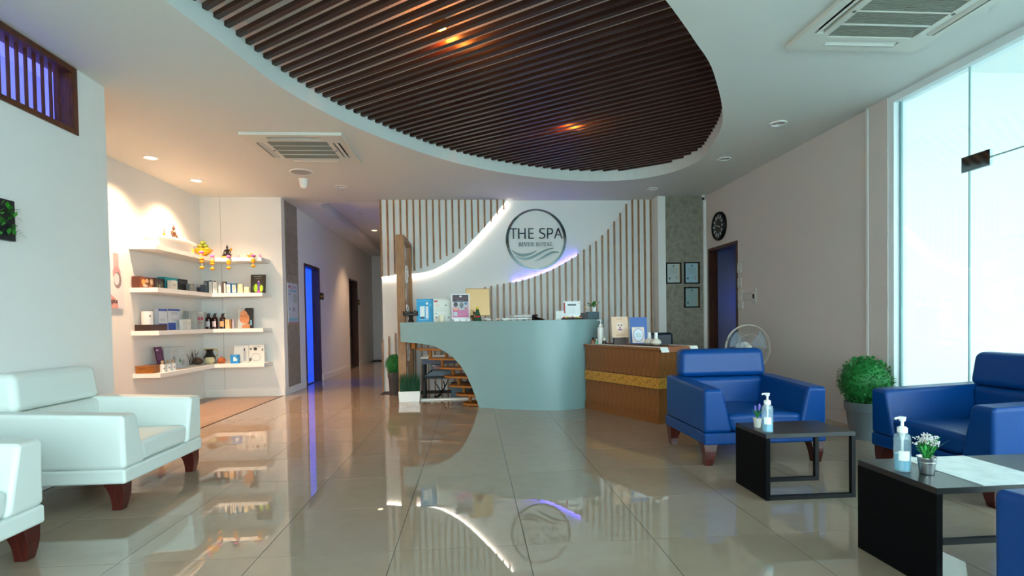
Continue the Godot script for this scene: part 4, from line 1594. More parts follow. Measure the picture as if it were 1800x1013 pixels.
func shelf_three() -> void:
	var y := 0.985
	var q := PI / 2
	var o := thing("wooden_tray", "dark brown wooden tray box, left end of third shelf", "tray", Vector3(-3.72, y, -6.63), q)
	var b := MB.new()
	b.span(-0.155, 0.155, 0, 0.012, -0.09, 0.09)
	part("bottom", b, mat("#3a2018", 0.4), o)
	for s in [-1.0, 1.0]:
		b = MB.new()
		b.span(-0.155, 0.155, 0.012, 0.07, s * 0.09 - s * 0.012, s * 0.09)
		part("side", b, mat("#3a2018", 0.4), o)
		b = MB.new()
		b.span(s * 0.155 - s * 0.012, s * 0.155, 0.012, 0.07, -0.078, 0.078)
		part("end", b, mat("#33201a", 0.4), o)
	b = MB.new()
	b.span(-0.143, 0.143, 0.056, 0.07, -0.078, 0.078)
	part("lid", b, mat("#3d241b", 0.4), o)
	o = thing("canister", "white cylindrical canister standing on the brown tray", "canister", Vector3(-3.74, y + 0.07, -6.6))
	b = MB.new()
	b.lathe(Vector3.ZERO, [Vector2(0, 0), Vector2(0.062, 0), Vector2(0.06, 0.15), Vector2(0.056, 0.155), Vector2(0, 0.155)], 28)
	part("body", b, M.plastic_white, o)
	b = MB.new()
	b.ball(Vector3(0.05, 0.1, 0.036), Vector3(0.006, 0.014, 0.008), 6, 8)
	part("emblem", b, mat("#6a6a6a", 0.5), o)
	var blue := "#3a56b0"
	carton("white and blue mask pouch, left one on the third shelf", Vector3(-3.75, y, -6.89), Vector3(0.19, 0.26, 0.05), q, print_image(48, 64, "#e4e9ee", [["r", 0, 0, 48, 6, blue], ["r", 0, 44, 48, 20, blue], ["t", 8, 30, 26, 9, "#8a96a8"]]), "#d4dae4")
	carton("white and blue mask pouch, right one on the third shelf", Vector3(-3.75, y, -7.135), Vector3(0.28, 0.265, 0.05), q, print_image(64, 64, "#e6eaf0", [["r", 0, 0, 64, 6, blue], ["r", 0, 42, 40, 22, "#3c5ab6"], ["t", 18, 10, 34, 8, "#9aa6b8"], ["t", 22, 30, 30, 8, "#8a96a8"]]), "#d8dee8")
	carton("small white carton leaning by the blue pouches, left of two", Vector3(-3.66, y, -7.2), Vector3(0.07, 0.13, 0.04), q, print_image(20, 40, "#eceee8", [["t", 5, 10, 10, 6, "#a8aca8"]]), "#e8eae4")
	carton("small white carton leaning by the blue pouches, right of two", Vector3(-3.66, y, -7.31), Vector3(0.12, 0.135, 0.04), q, print_image(32, 40, "#f0f0ea", [["r", 2, 2, 4, 36, "#cfd4d0"], ["t", 12, 12, 14, 6, "#b0b4b0"]]), "#e8eae4")
	carton("pale grey glassy gift box in the corner of third shelf", Vector3(-3.75, y, -7.6), Vector3(0.15, 0.245, 0.08), 1.3, print_image(32, 64, "#a8b2b2", [["r", 4, 6, 2, 52, "#7a8686"], ["r", 20, 10, 2, 48, "#c8d0d0"], ["t", 8, 36, 16, 14, "#8a9494"]]), "#a2acac")
	var z := -7.93
	carton("red carton on the third shelf", Vector3(-3.805, y, z + 0.09), Vector3(0.05, 0.185, 0.05), 0.1, print_image(16, 48, "#d81f28", [["r", 3, 14, 10, 4, "#f0e0e0"]]), "#c81c24")
	carton("white carton with red numerals beside the red carton", Vector3(-3.745, y, z + 0.05), Vector3(0.085, 0.235, 0.06), 0.0, print_image(28, 64, "#cfcfc6", [["r", 2, 18, 8, 12, "#d05a70"], ["r", 14, 18, 10, 12, "#c04a60"], ["t", 3, 36, 20, 8, "#c05a6a"], ["r", 0, 0, 28, 6, "#e6e6e0"]]), "#c8c8c0")
	carton("white backing card behind the brown bottles", Vector3(-3.6, y, z - 0.1), Vector3(0.25, 0.265, 0.01), 0.0, null, "#dfe6e6", 0.0, "backing_card", "card", "")
	var lab := [["#c8ccd4", -3.658, "brown pump bottle, leftmost of the three, with grey label"], ["#d8c8d0", -3.575, "brown pump bottle, middle of the three, with pinkish label"], ["#d8a878", -3.468, "brown pump bottle, rightmost of the three, with tan label"]]
	for l in lab:
		o = thing("amber_bottle", l[2], "bottle", Vector3(l[1], y, z + 0.04), 0.0, "brown pump bottles")
		b = MB.new()
		b.lathe(Vector3.ZERO, [Vector2(0, 0), Vector2(0.038, 0), Vector2(0.04, 0.005), Vector2(0.04, 0.135), Vector2(0.034, 0.155), Vector2(0.016, 0.172), Vector2(0.016, 0.18)], 24)
		part("body", b, mat("#2a100a", 0.15), o)
		b = MB.new()
		b.lathe(Vector3.ZERO, [Vector2(0.016, 0.18), Vector2(0.02, 0.181), Vector2(0.02, 0.2), Vector2(0.006, 0.202), Vector2(0.006, 0.215), Vector2(0, 0.215)], 16)
		b.tube([Vector3(0, 0.213, 0), Vector3(0.03, 0.212, 0.005)], 0.006, 6)
		part("pump", b, M.black, o)
		b = MB.new()
		for i in 8:
			var a0 := -0.75 + 1.5 * i / 8.0
			var a1 := -0.75 + 1.5 * (i + 1) / 8.0
			b.quad(Vector3(sin(a0) * 0.0407, 0.03, cos(a0) * 0.0407), Vector3(sin(a1) * 0.0407, 0.03, cos(a1) * 0.0407), Vector3(sin(a1) * 0.0407, 0.105, cos(a1) * 0.0407), Vector3(sin(a0) * 0.0407, 0.105, cos(a0) * 0.0407))
		part("paper_label", b, mat(l[0], 0.6), o)
	carton("peach carton right of the brown bottles", Vector3(-3.393, y, z + 0.05), Vector3(0.058, 0.128, 0.05), 0.0, print_image(20, 40, "#e8bf94", [["t", 4, 10, 12, 8, "#b08a60"]]), "#e0b488")
	carton("slim brown carton beside the peach carton", Vector3(-3.347, y, z + 0.05), Vector3(0.018, 0.13, 0.05), 0.0, null, "#8a6a4c")
	carton("slim pale lilac carton beside the face poster", Vector3(-3.318, y, z + 0.05), Vector3(0.02, 0.125, 0.05), 0.0, null, "#b8b4c4")
	carton("poster with a close up face in profile on third shelf", Vector3(-3.165, y, z + 0.03), Vector3(0.215, 0.285, 0.012), -0.04, print_image(64, 84, "#a9b6bc", [["c", 46, 20, 24, 24, "#232a2e"], ["r", 34, 10, 30, 56, "#2a3034"], ["c", 24, 36, 17, 28, "#c98d64"], ["c", 14, 46, 8, 6, "#b5774f"], ["c", 34, 44, 14, 22, "#bb7f58"], ["c", 15, 33, 4, 2, "#4a2a20"], ["c", 14, 54, 5, 2, "#a85a4e"], ["c", 42, 78, 26, 12, "#b07a54"], ["r", 52, 50, 5, 20, "#cfe6f2"], ["r", 50, 44, 14, 40, "#1d2226"], ["r", 52, 50, 6, 22, "#7cc4e4"]]), "#20262a", 0.06, "framed_poster", "poster", "")


func shelf_four() -> void:
	var y := 0.5
	var q := PI / 2
	var o := thing("wooden_box", "orange brown wooden box, left end of lowest shelf", "box", Vector3(-3.72, y, -6.62), q)
	var b := MB.new()
	b.span(-0.14, 0.14, 0, 0.07, -0.1, 0.1)
	part("body", b, M.tier_wood, o)
	b = MB.new()
	b.span(-0.144, 0.144, 0.0705, 0.084, -0.104, 0.104)
	part("lid", b, M.tier_wood, o)
	var w := ["small white bottle with tan cap, leftmost of three", "small white bottle with tan cap, middle of three", "small white bottle with tan cap, rightmost of three"]
	for k in 3:
		o = thing("dropper_bottle", w[k], "bottle", Vector3(-3.6, y, -6.62 - 0.11 * k), 0.0, "white dropper bottles")
		b = MB.new()
		b.lathe(Vector3.ZERO, [Vector2(0, 0), Vector2(0.03, 0), Vector2(0.03, 0.08), Vector2(0.024, 0.09), Vector2(0.013, 0.094)], 20)
		part("body", b, M.plastic_white, o)
		b = MB.new()
		b.lathe(Vector3.ZERO, [Vector2(0.013, 0.094), Vector2(0.017, 0.096), Vector2(0.015, 0.135), Vector2(0, 0.138)], 14)
		part("cap", b, mat("#b59a78", 0.5), o)
		b = MB.new()
		b.ball(Vector3(0.025, 0.045, 0.016), Vector3(0.006, 0.01, 0.006), 6, 8)
		part("emblem", b, mat("#5a4a3a", 0.5), o)
	o = pack("promotion_card", "tall purple promotion card leaning on the lowest shelf", "card", "", Vector3(-3.72, y + 0.002, -6.84), Vector3(0.15, 0.29, 0.008), q, print_image(40, 80, "#5a1f56", [["r", 5, 8, 14, 6, "#d8c0d8"], ["t", 5, 26, 24, 20, "#8f5f8c"], ["r", 0, 70, 40, 10, "#4a1848"]]), mat("#4a1846", 0.4), 0.18)
	carton("white carton with grey forest print and green tree", Vector3(-3.76, y, -7.2), Vector3(0.36, 0.27, 0.08), q, print_image(96, 72, "#c9d2d4", [["t", 8, 8, 40, 40, "#9eaab0"], ["t", 52, 30, 36, 30, "#a8b4b8"], ["c", 20, 40, 9, 12, "#8c9aa2"], ["c", 76, 54, 12, 10, "#98a4aa"], ["r", 56, 36, 2, 4, "#14804a"], ["r", 55, 39, 5, 4, "#14804a"], ["r", 53, 43, 9, 4, "#14804a"], ["r", 51, 47, 13, 5, "#14804a"]]), "#c2ccce")
	# twigs
	o = thing("twig_bundle", "bundle of bare dark twigs in the corner of lowest shelf", "twigs", Vector3(-3.76, y, -7.62))
	var r := RandomNumberGenerator.new()
	r.seed = 9
	for k in 7:
		b = MB.new()
		var p := Vector3(r.randf_range(-0.03, 0.03), 0.01, r.randf_range(-0.05, 0.03))
		var d := Vector3(r.randf_range(-0.05, 0.25), 1.0, r.randf_range(-0.35, 0.55)).normalized()
		var pts := []
		for i in 6:
			pts.append(p)
			p += d * r.randf_range(0.03, 0.05)
			d = (d + Vector3(r.randf_range(-0.25, 0.25), 0.1, r.randf_range(-0.25, 0.25))).normalized()
		b.tube(pts, [0.005, 0.0045, 0.004, 0.003, 0.0025, 0.0015], 5)
		var e: Vector3 = pts[3]
		b.tube([e, e + Vector3(0.02, 0.03, 0.03 * (1 if k % 2 else -1))], [0.0025, 0.001], 5)
		part("twig", b, mat("#3a3430", 0.8), o)
	pot("brown_pot", "round dark brown pot with lid, lowest shelf", Vector3(-3.766, y, -7.78), [Vector2(0, 0), Vector2(0.035, 0), Vector2(0.066, 0.03), Vector2(0.068, 0.05), Vector2(0.045, 0.075)], [Vector2(0.048, 0.075), Vector2(0.03, 0.09), Vector2(0.008, 0.095), Vector2(0.008, 0.102), Vector2(0, 0.103)], mat("#6a4a36", 0.55))
	o = thing("ceramic_jug", "black jug with gold rim and handle on the lowest shelf", "jug", Vector3(-3.70, y, -7.985))
	b = MB.new()
	b.lathe(Vector3.ZERO, [Vector2(0, 0), Vector2(0.04, 0), Vector2(0.072, 0.04), Vector2(0.075, 0.085), Vector2(0.05, 0.14), Vector2(0.042, 0.165), Vector2(0.056, 0.2), Vector2(0.052, 0.2), Vector2(0.038, 0.165)], 24)
	part("body", b, mat("#16181a", 0.25), o)
	b = MB.new()
	b.lathe(Vector3.ZERO, [Vector2(0.05, 0.198), Vector2(0.058, 0.198), Vector2(0.058, 0.206), Vector2(0.05, 0.206)], 24)
	part("rim", b, mat("#c9a24a", 0.35), o, "gold rim")
	b = MB.new()
	b.tube([Vector3(0.05, 0.19, 0), Vector3(0.09, 0.2, 0), Vector3(0.112, 0.17, 0), Vector3(0.105, 0.12, 0), Vector3(0.07, 0.085, 0)], 0.008, 8)
	part("handle", b, mat("#c9a24a", 0.35), o, "gold handle")
	b = MB.new()
	b.tube([Vector3(-0.045, 0.195, 0), Vector3(-0.075, 0.205, 0)], [0.016, 0.006], 8)
	part("spout", b, mat("#c9a24a", 0.35), o)
	pot("cream_bowl", "cream glazed bowl in front of the black jug", Vector3(-3.63, y, -7.825), [Vector2(0, 0), Vector2(0.03, 0), Vector2(0.062, 0.03), Vector2(0.066, 0.06), Vector2(0.055, 0.09)], [Vector2(0.055, 0.09), Vector2(0.05, 0.092), Vector2(0.048, 0.08), Vector2(0, 0.06)], mat("#e2dcae", 0.3))
	pot("clay_pot", "small orange clay pot with knob lid, lowest shelf", Vector3(-3.5, y, -7.89), [Vector2(0, 0), Vector2(0.035, 0), Vector2(0.055, 0.03), Vector2(0.056, 0.045), Vector2(0.04, 0.065)], [Vector2(0.046, 0.065), Vector2(0.03, 0.08), Vector2(0.009, 0.086), Vector2(0.011, 0.1), Vector2(0, 0.104)], mat("#a5562c", 0.6))
	carton("bright blue small carton on the lowest shelf", Vector3(-3.295, y, -7.84), Vector3(0.11, 0.122, 0.04), 0.0, print_image(40, 44, "#1f8fd8", [["r", 14, 12, 12, 20, "#e8f2f8"], ["r", 26, 18, 8, 14, "#bfe0f2"], ["t", 8, 4, 24, 4, "#a8d8f4"]]), "#1c84ca")
	carton("white carton with bottle print, left of the pair on lowest shelf", Vector3(-3.25, y, -7.97), Vector3(0.2, 0.25, 0.06), 0.0, print_image(64, 80, "#dfe3e0", [["r", 40, 26, 14, 46, "#b8c0c4"], ["r", 43, 14, 6, 12, "#3a4248"], ["t", 12, 4, 38, 4, "#b0b4b2"], ["c", 20, 56, 8, 14, "#cdd4d2"]]), "#d6dad7")
	carton("white carton with round plate print, right of the pair", Vector3(-3.04, y, -7.97), Vector3(0.21, 0.252, 0.06), 0.0, print_image(64, 80, "#e6e6e0", [["c", 28, 56, 20, 18, "#9aa0a0"], ["c", 28, 56, 18, 16, "#e2e4e0"], ["c", 26, 18, 8, 7, "#3c4040"], ["c", 7, 18, 4, 5, "#4a5052"], ["c", 56, 22, 3, 6, "#5a6062"], ["t", 14, 8, 34, 3, "#6a7072"], ["c", 4, 66, 5, 8, "#5a6264"]]), "#d8dad6")


func pot(called: String, label: String, where: Vector3, body: Array, lid: Array, m: Material) -> void:
	var o := thing(called, label, "pot", where)
	var b := MB.new()
	b.lathe(Vector3.ZERO, body, 24)
	part("body", b, m, o)
	b = MB.new()
	b.lathe(Vector3.ZERO, lid, 24)
	part("rim" if called == "cream_bowl" else "lid", b, m, o)


# ---------------------------------------------------------------- things on walls
func wall_things() -> void:
	# grille high on the left wall
	var o := thing("wall_grille", "dark wood slatted grille high on the left wall, blue light behind", "grille")
	var b := MB.new()
	var xa := -2.875
	var xb := XL + 0.012
	b.span(xa, xb, 2.39, 2.425, -4.095, -2.39)
	part("frame_rail", b, M.grille_wood, o)
	b = MB.new()
	b.span(xa, xb, 2.815, 2.855, -4.095, -2.39)
	part("frame_rail", b, M.grille_wood, o)
	b = MB.new()
	b.span(xa, xb, 2.425, 2.815, -4.095, -4.055)
	part("frame_stile", b, M.grille_wood, o)
	b = MB.new()
	b.span(xa, xb, 2.425, 2.815, -2.43, -2.39)
	part("frame_stile", b, M.grille_wood, o)
	var z := -3.99
	while z < -2.46:
		b = MB.new()
		b.span(-2.806, -2.792, 2.425, 2.815, z - 0.0075, z + 0.0075)
		part("grille_bar", b, M.grille_wood, o)
		z += 0.068
	# leafy picture at the left edge
	o = thing("plant_picture", "black frame of green foliage at the left edge of photo", "picture", Vector3(XL, 1.68, -3.3), PI / 2)
	b = MB.new()
	b.span(-0.2, 0.2, -0.12, 0.12, 0, 0.03)
	part("frame", b, mat("#0e1316", 0.4), o)
	var r := RandomNumberGenerator.new()
	r.seed = 4
	var greens := ["#1f7a1a", "#2f9a20", "#155214", "#4a9a3a"]
	for g in 4:
		b = MB.new()
		for k in 26:
			var c := Vector3(r.randf_range(-0.2, 0.19), r.randf_range(-0.09, 0.08), 0.035 + r.randf() * 0.03)
			leaf(b, c, Vector3(r.randf_range(-1, 1), r.randf_range(-0.6, 1), r.randf_range(0.2, 0.9)).normalized(), 0.05, 0.022)
		var q := part("foliage", b, mat(greens[g], 0.5), o)
		q.set_meta("kind", "stuff")
	# alcove poster
	o = thing("wall_poster", "pale pink skin care poster on the alcove wall", "poster", Vector3(-3.84, 1.535, -5.99), PI / 2)
	b = MB.new()
	b.span(-0.325, 0.325, -0.3, 0.3, 0, 0.02)
	part("board", b, M.paper, o)
	b = MB.new()
	b.quad(Vector3(-0.325, -0.3, 0.0206), Vector3(0.325, -0.3, 0.0206), Vector3(0.325, 0.3, 0.0206), Vector3(-0.325, 0.3, 0.0206))
	part("print", b, print_image(128, 120, "#e2e0e2", [["r", 56, 0, 14, 12, "#1e1a1c"], ["r", 62, 10, 6, 14, "#2a2426"], ["c", 44, 40, 22, 38, "#dfb8b4"], ["r", 96, 0, 18, 38, "#d9a2a6"], ["c", 106, 44, 13, 16, "#d08f98"], ["c", 108, 58, 13, 18, "#8a8086"], ["c", 105, 56, 9, 13, "#d8d6da"], ["c", 60, 116, 48, 30, "#dca09c"]]), o)
	letters(o, "malogica", 0.045, 0.001, Vector3(0.09, -0.222, 0.0215), 0.25, true, false, mat("#141012", 0.6))
	# notice on the left marble strip
	o = thing("notice_poster", "white and blue notice sheet on the left marble strip", "notice", Vector3(-2.718, 1.35, -8.53), PI / 2)
	b = MB.new()
	b.span(-0.23, 0.23, -0.3, 0.3, 0, 0.006)
	part("sheet", b, M.paper, o)
	b = MB.new()
	b.quad(Vector3(-0.225, -0.295, 0.0065), Vector3(0.225, -0.295, 0.0065), Vector3(0.225, 0.295, 0.0065), Vector3(-0.225, 0.295, 0.0065))
	part("print", b, print_image(72, 96, "#c3ccd8", [["r", 6, 6, 12, 5, "#c03a5a"], ["t", 22, 6, 40, 6, "#a04a70"], ["r", 12, 16, 52, 4, "#6aa0c8"], ["c", 12, 26, 3, 3, "#2a5a9a"], ["t", 18, 26, 20, 20, "#9ab0c4"], ["r", 40, 24, 26, 22, "#a4b4b0"], ["c", 12, 62, 4, 3, "#1f7ab0"], ["r", 36, 58, 4, 10, "#22242a"], ["r", 44, 58, 2, 10, "#3a3c44"], ["r", 50, 58, 2, 10, "#44464e"], ["t", 12, 72, 50, 10, "#a8a8b8"], ["r", 4, 84, 64, 8, "#7ab8cc"], ["r", 0, 94, 72, 2, "#b03a7a"]]), o)
	# two hallway door signs
	for q in [[-10.16, "small black and gold sign beside the blue lit doorway"], [-13.4, "small black and gold sign beside the farther hallway door"]]:
		o = thing("door_sign", q[1], "sign", Vector3(-2.73, 1.53, q[0] + 0.0), PI / 2, "hallway door signs")
		b = MB.new()
		b.span(-0.13, 0.13, -0.06, 0.06, 0, 0.012)
		part("plate", b, M.black, o)
		b = MB.new()
		b.ball(Vector3(-0.02, -0.01, 0.013), Vector3(0.06, 0.014, 0.003), 6, 10)
		b.ball(Vector3(0.045, 0.005, 0.013), Vector3(0.016, 0.034, 0.003), 6, 10)
		b.ball(Vector3(-0.07, 0.0, 0.013), Vector3(0.012, 0.02, 0.003), 6, 10)
		part("emblem", b, mat("#c9a21e", 0.4), o, "gold emblem")
	# exit light down the hall
	o = thing("emergency_light", "small white emergency light far down the hallway", "light", Vector3(-1.34, 2.35, -11.6), -PI / 2)
	b = MB.new()
	b.rbox(Vector3(0, 0, 0.03), Vector3(0.28, 0.16, 0.06), 0.01, null, Basis.IDENTITY, 2, 1)
	part("housing", b, M.plastic_white, o)
	b = MB.new()
	b.lathe(Vector3(0, -0.16, 0.05), [Vector2(0, 0), Vector2(0.03, 0.01), Vector2(0.04, 0.05), Vector2(0.02, 0.08)], 12)
	part("lamp_head", b, M.plastic_white, o)
	# wall clock
	o = thing("wall_clock", "round black wall clock with silver numerals above the door", "clock", Vector3(XR, 2.325, -7.555), -PI / 2)
	var bz := Basis(Vector3.RIGHT, PI / 2)
	b = MB.new()
	b.lathe(Vector3.ZERO, [Vector2(0, 0), Vector2(0.2, 0), Vector2(0.205, 0.02), Vector2(0.195, 0.045), Vector2(0.175, 0.045), Vector2(0.17, 0.03)], 40, bz)
	part("case", b, M.black, o)
	b = MB.new()
	b.lathe(Vector3.ZERO, [Vector2(0.172, 0.028), Vector2(0, 0.028)], 40, bz)
	part("dial", b, mat("#2e2d28", 0.5), o)
	for k in 12:
		var a := TAU * k / 12.0
		b = MB.new()
		b.box(Vector3(sin(a) * 0.132, cos(a) * 0.132, 0.031), Vector3(0.03, 0.052, 0.004), Basis(Vector3.BACK, -a))
		part("numeral", b, mat("#b9bcbc", 0.4), o)
	for q in [[1.9, 0.07, 0.012], [5.0, 0.1, 0.008]]:
		b = MB.new()
		b.box(Vector3(sin(q[0]) * q[1] / 2, cos(q[0]) * q[1] / 2, 0.035), Vector3(q[2], q[1], 0.003), Basis(Vector3.BACK, -q[0]))
		part("hand", b, mat("#d0d0cc", 0.4), o)
	# certificates
	for q in [[3.037, 1.706, 0.237, 0.318, "framed certificate, upper left of three on the marble wall", "#b9c2be"], [3.319, 1.706, 0.238, 0.326, "framed certificate, upper right of three on the marble wall", "#9fbcc8"], [3.316, 1.338, 0.237, 0.312, "framed certificate, lower one of three on the marble wall", "#8fa6a6"]]:
		o = thing("certificate_frame", q[4], "picture frame", Vector3(q[0], q[1], -8.05), 0.0, "framed certificates on the marble")
		var hx: float = q[2] / 2
		var hy: float = q[3] / 2
		var t := 0.018
		b = MB.new()
		b.span(-hx, hx, hy - t, hy, 0, 0.02)
		b.span(-hx, hx, -hy, -hy + t, 0, 0.02)
		b.span(-hx, -hx + t, -hy + t, hy - t, 0, 0.02)
		b.span(hx - t, hx, -hy + t, hy - t, 0, 0.02)
		part("frame", b, M.black, o)
		b = MB.new()
		b.quad(Vector3(-hx + t, -hy + t, 0.008), Vector3(hx - t, -hy + t, 0.008), Vector3(hx - t, hy - t, 0.008), Vector3(-hx + t, hy - t, 0.008))
		part("document", b, print_image(56, 76, q[5], [["c", 28, 9, 3, 4, "#3a4a48"], ["t", 12, 18, 32, 22, "#93a09c"], ["c", 42, 56, 6, 6, "#b08a96"], ["c", 42, 56, 4, 4, q[5]], ["r", 8, 56, 6, 7, "#2a4a5c"]]), o)
		b = MB.new()
		b.span(hx - t - 0.01, hx - t, -hy + t, hy - t, 0.009, 0.012)
		part("gold_edge", b, M.brass, o)
	# acrylic lettering lower on the marble
	o = thing("acrylic_sign", "small clear acrylic sign below the left certificate", "sign", Vector3(3.05, 1.25, -8.05))
	for k in 4:
		b = MB.new()
		b.span(-0.06 + 0.01 * k, 0.05, 0.035 - 0.03 * k, 0.05 - 0.03 * k, 0, 0.006)
		part("lettering", b, M.acrylic, o)
	# switches and sockets by the right door
	var sw := [[-6.99, 1.68, 0.09, 0.13, "upper white switch plate beside the right door"], [-6.99, 1.48, 0.09, 0.13, "second white switch plate beside the right door"], [-6.97, 1.31, 0.12, 0.15, "double white socket plate right of the door frame"], [-6.97, 1.18, 0.12, 0.09, "lowest white socket plate with a plug"], [-6.62, 1.3, 0.1, 0.18, "grey intercom plate with a black button"]]
	for s in sw:
		o = thing("switch_plate", s[4], "switch", Vector3(XR, s[1], s[0]), -PI / 2, "switch plates by the right door")
		b = MB.new()
		b.rbox(Vector3(0, 0, 0.008), Vector3(s[2], s[3], 0.016), 0.004, null, Basis.IDENTITY, 2, 1)
		part("plate", b, mat("#c9c5bf", 0.45), o)
		b = MB.new()
		b.rbox(Vector3(0, -0.01, 0.018), Vector3(s[2] * 0.35, s[3] * 0.3, 0.008), 0.003, null, Basis.IDENTITY, 2, 1)
		part("button", b, M.black if s[0] > -6.7 else mat("#dcdad5", 0.4), o)
	o = thing("cable_duct", "short white cable duct between socket and intercom plates", "cable duct", Vector3(XR, 1.295, -6.79), -PI / 2)
	b = MB.new()
	b.rbox(Vector3(0, 0, 0.006), Vector3(0.23, 0.09, 0.012), 0.003, null, Basis.IDENTITY, 2, 1)
	part("duct", b, mat("#c4beb7", 0.5), o)
	o = thing("conduit", "thin white cable conduit running down the right wall", "conduit", Vector3(XR - 0.02, 0, -4.63))
	b = MB.new()
	b.span(-0.008, 0.0, 0.1, CEIL, -0.012, 0.012)
	part("strip", b, mat("#d6d8d4", 0.5), o)
	# small camera in the corner
	o = thing("security_camera", "tiny white security camera in the far right ceiling corner", "camera", Vector3(3.48, CEIL, -7.98))
	b = MB.new()
	b.lathe(Vector3.ZERO, [Vector2(0, -0.05), Vector2(0.015, -0.045), Vector2(0.02, -0.02), Vector2(0.03, 0), Vector2(0, 0)], 14)
	part("mount", b, M.plastic_white, o)
	b = MB.new()
	b.tube([Vector3(0.02, -0.05, 0), Vector3(-0.03, -0.065, 0.06)], 0.026, 12)
	part("body", b, M.plastic_white, o)
	b = MB.new()
	b.tube([Vector3(-0.0295, -0.065, 0.0595), Vector3(-0.034, -0.0665, 0.065)], 0.02, 12)
	part("lens", b, M.black, o)


func leaf(b: MB, c: Vector3, d: Vector3, l: float, w: float) -> void:
	var s := d.cross(Vector3.UP)
	if s.length() < 0.05:
		s = Vector3.RIGHT
	s = s.normalized() * w / 2
	var m := c + d * l * 0.45 + Vector3(0, l * 0.06, 0)
	var e := c + d * l
	var n := s.cross(d).normalized()
	b.tri(c, m + s, m - s, n, n, n)
	b.tri(m - s, m + s, e, n, n, n)


# ---------------------------------------------------------------- things on the ceiling
func air_conditioner(label: String, x0: float, x1: float, z0: float, z1: float) -> void:
	var c := Vector3((x0 + x1) / 2, CEIL, (z0 + z1) / 2)
	var o := thing("ceiling_air_conditioner", label, "air conditioner", c, 0.0, "ceiling cassette air conditioners")
	var h := (x1 - x0) / 2
	var body := mat("#d9d6cb", 0.5)
	# plate with four slots and a square middle left open
	var b := MB.new()
	var g := 0.29
	var s0 := 0.335
	var s1 := 0.405
	var t := -0.028
	for k in 4:
		var B := Basis(Vector3.UP, PI / 2 * k)
		# outer strip, slot ends and inner strip of one side
		for q in [[-h, s1, s1, h], [-s1, -0.25, s0, s1], [0.25, s0, s0, s1], [-s0, g, g, s0]]:
			b.box(B * Vector3((q[0] + q[1]) / 2, t / 2, (q[2] + q[3]) / 2), Vector3(q[1] - q[0], -t, q[3] - q[2]), B)
	part("fascia", b, body, o)
	b = MB.new()
	b.span(-g, g, 0.03, 0.04, -g, g)
	part("filter", b, mat("#6b6b64", 0.9), o, "grey intake filter behind the grille")
	for k in 4:
		var B := Basis(Vector3.UP, PI / 2 * k)
		b = MB.new()
		b.box(B * Vector3(0, -0.02, 0.365), Vector3(0.485, 0.006, 0.045), B * Basis(Vector3.RIGHT, 0.45))
		part("louver", b, body, o)
	b = MB.new()
	for k in 38:
		var z := -g + 0.012 + k * (2 * g - 0.024) / 37.0
		b.span(-g, g, -0.024, -0.016, z - 0.0035, z + 0.0035)
	part("intake_grille", b, mat("#8f8d80", 0.6), o)
	for k in 5:
		b = MB.new()
		var z := -g + 2 * g * k / 4.0
		b.span(-g, g, -0.027, -0.014, z - 0.006, z + 0.006)
		part("grille_rib", b, body, o)
	for k in [-1, 1]:
		b = MB.new()
		b.lathe(Vector3(k * 0.312, t, 0.0), [Vector2(0.012, 0), Vector2(0.01, -0.004), Vector2(0, -0.004)], 12)
		part("latch", b, mat("#6a675e", 0.6), o)


func downlight(label: String, at: Vector3, lit: bool, energy := 0.0, angle := 48.0) -> void:
	var o := thing("downlight", label, "ceiling light", at, 0.0, "recessed downlights")
	var b := MB.new()
	b.lathe(Vector3.ZERO, [Vector2(0.058, -0.001), Vector2(0.08, -0.001), Vector2(0.078, -0.008), Vector2(0.06, -0.01), Vector2(0.058, -0.001)], 28)
	part("trim_ring", b, M.trim, o)
	b = MB.new()
	if lit:
		b.lathe(Vector3.ZERO, [Vector2(0, -0.004), Vector2(0.06, -0.004)], 24)
		part("lamp_disc", b, glow("#ffdcae", 4.0), o)
		spot(at + Vector3(0, -0.03, 0), at + Vector3(0, -2, 0), "#ffd0a6", energy, angle, 0.05)
	else:
		b.lathe(Vector3.ZERO, [Vector2(0.058, -0.004), Vector2(0.035, -0.0015), Vector2(0.02, -0.003), Vector2(0, -0.006)], 24)
		part("reflector", b, M.chrome, o)


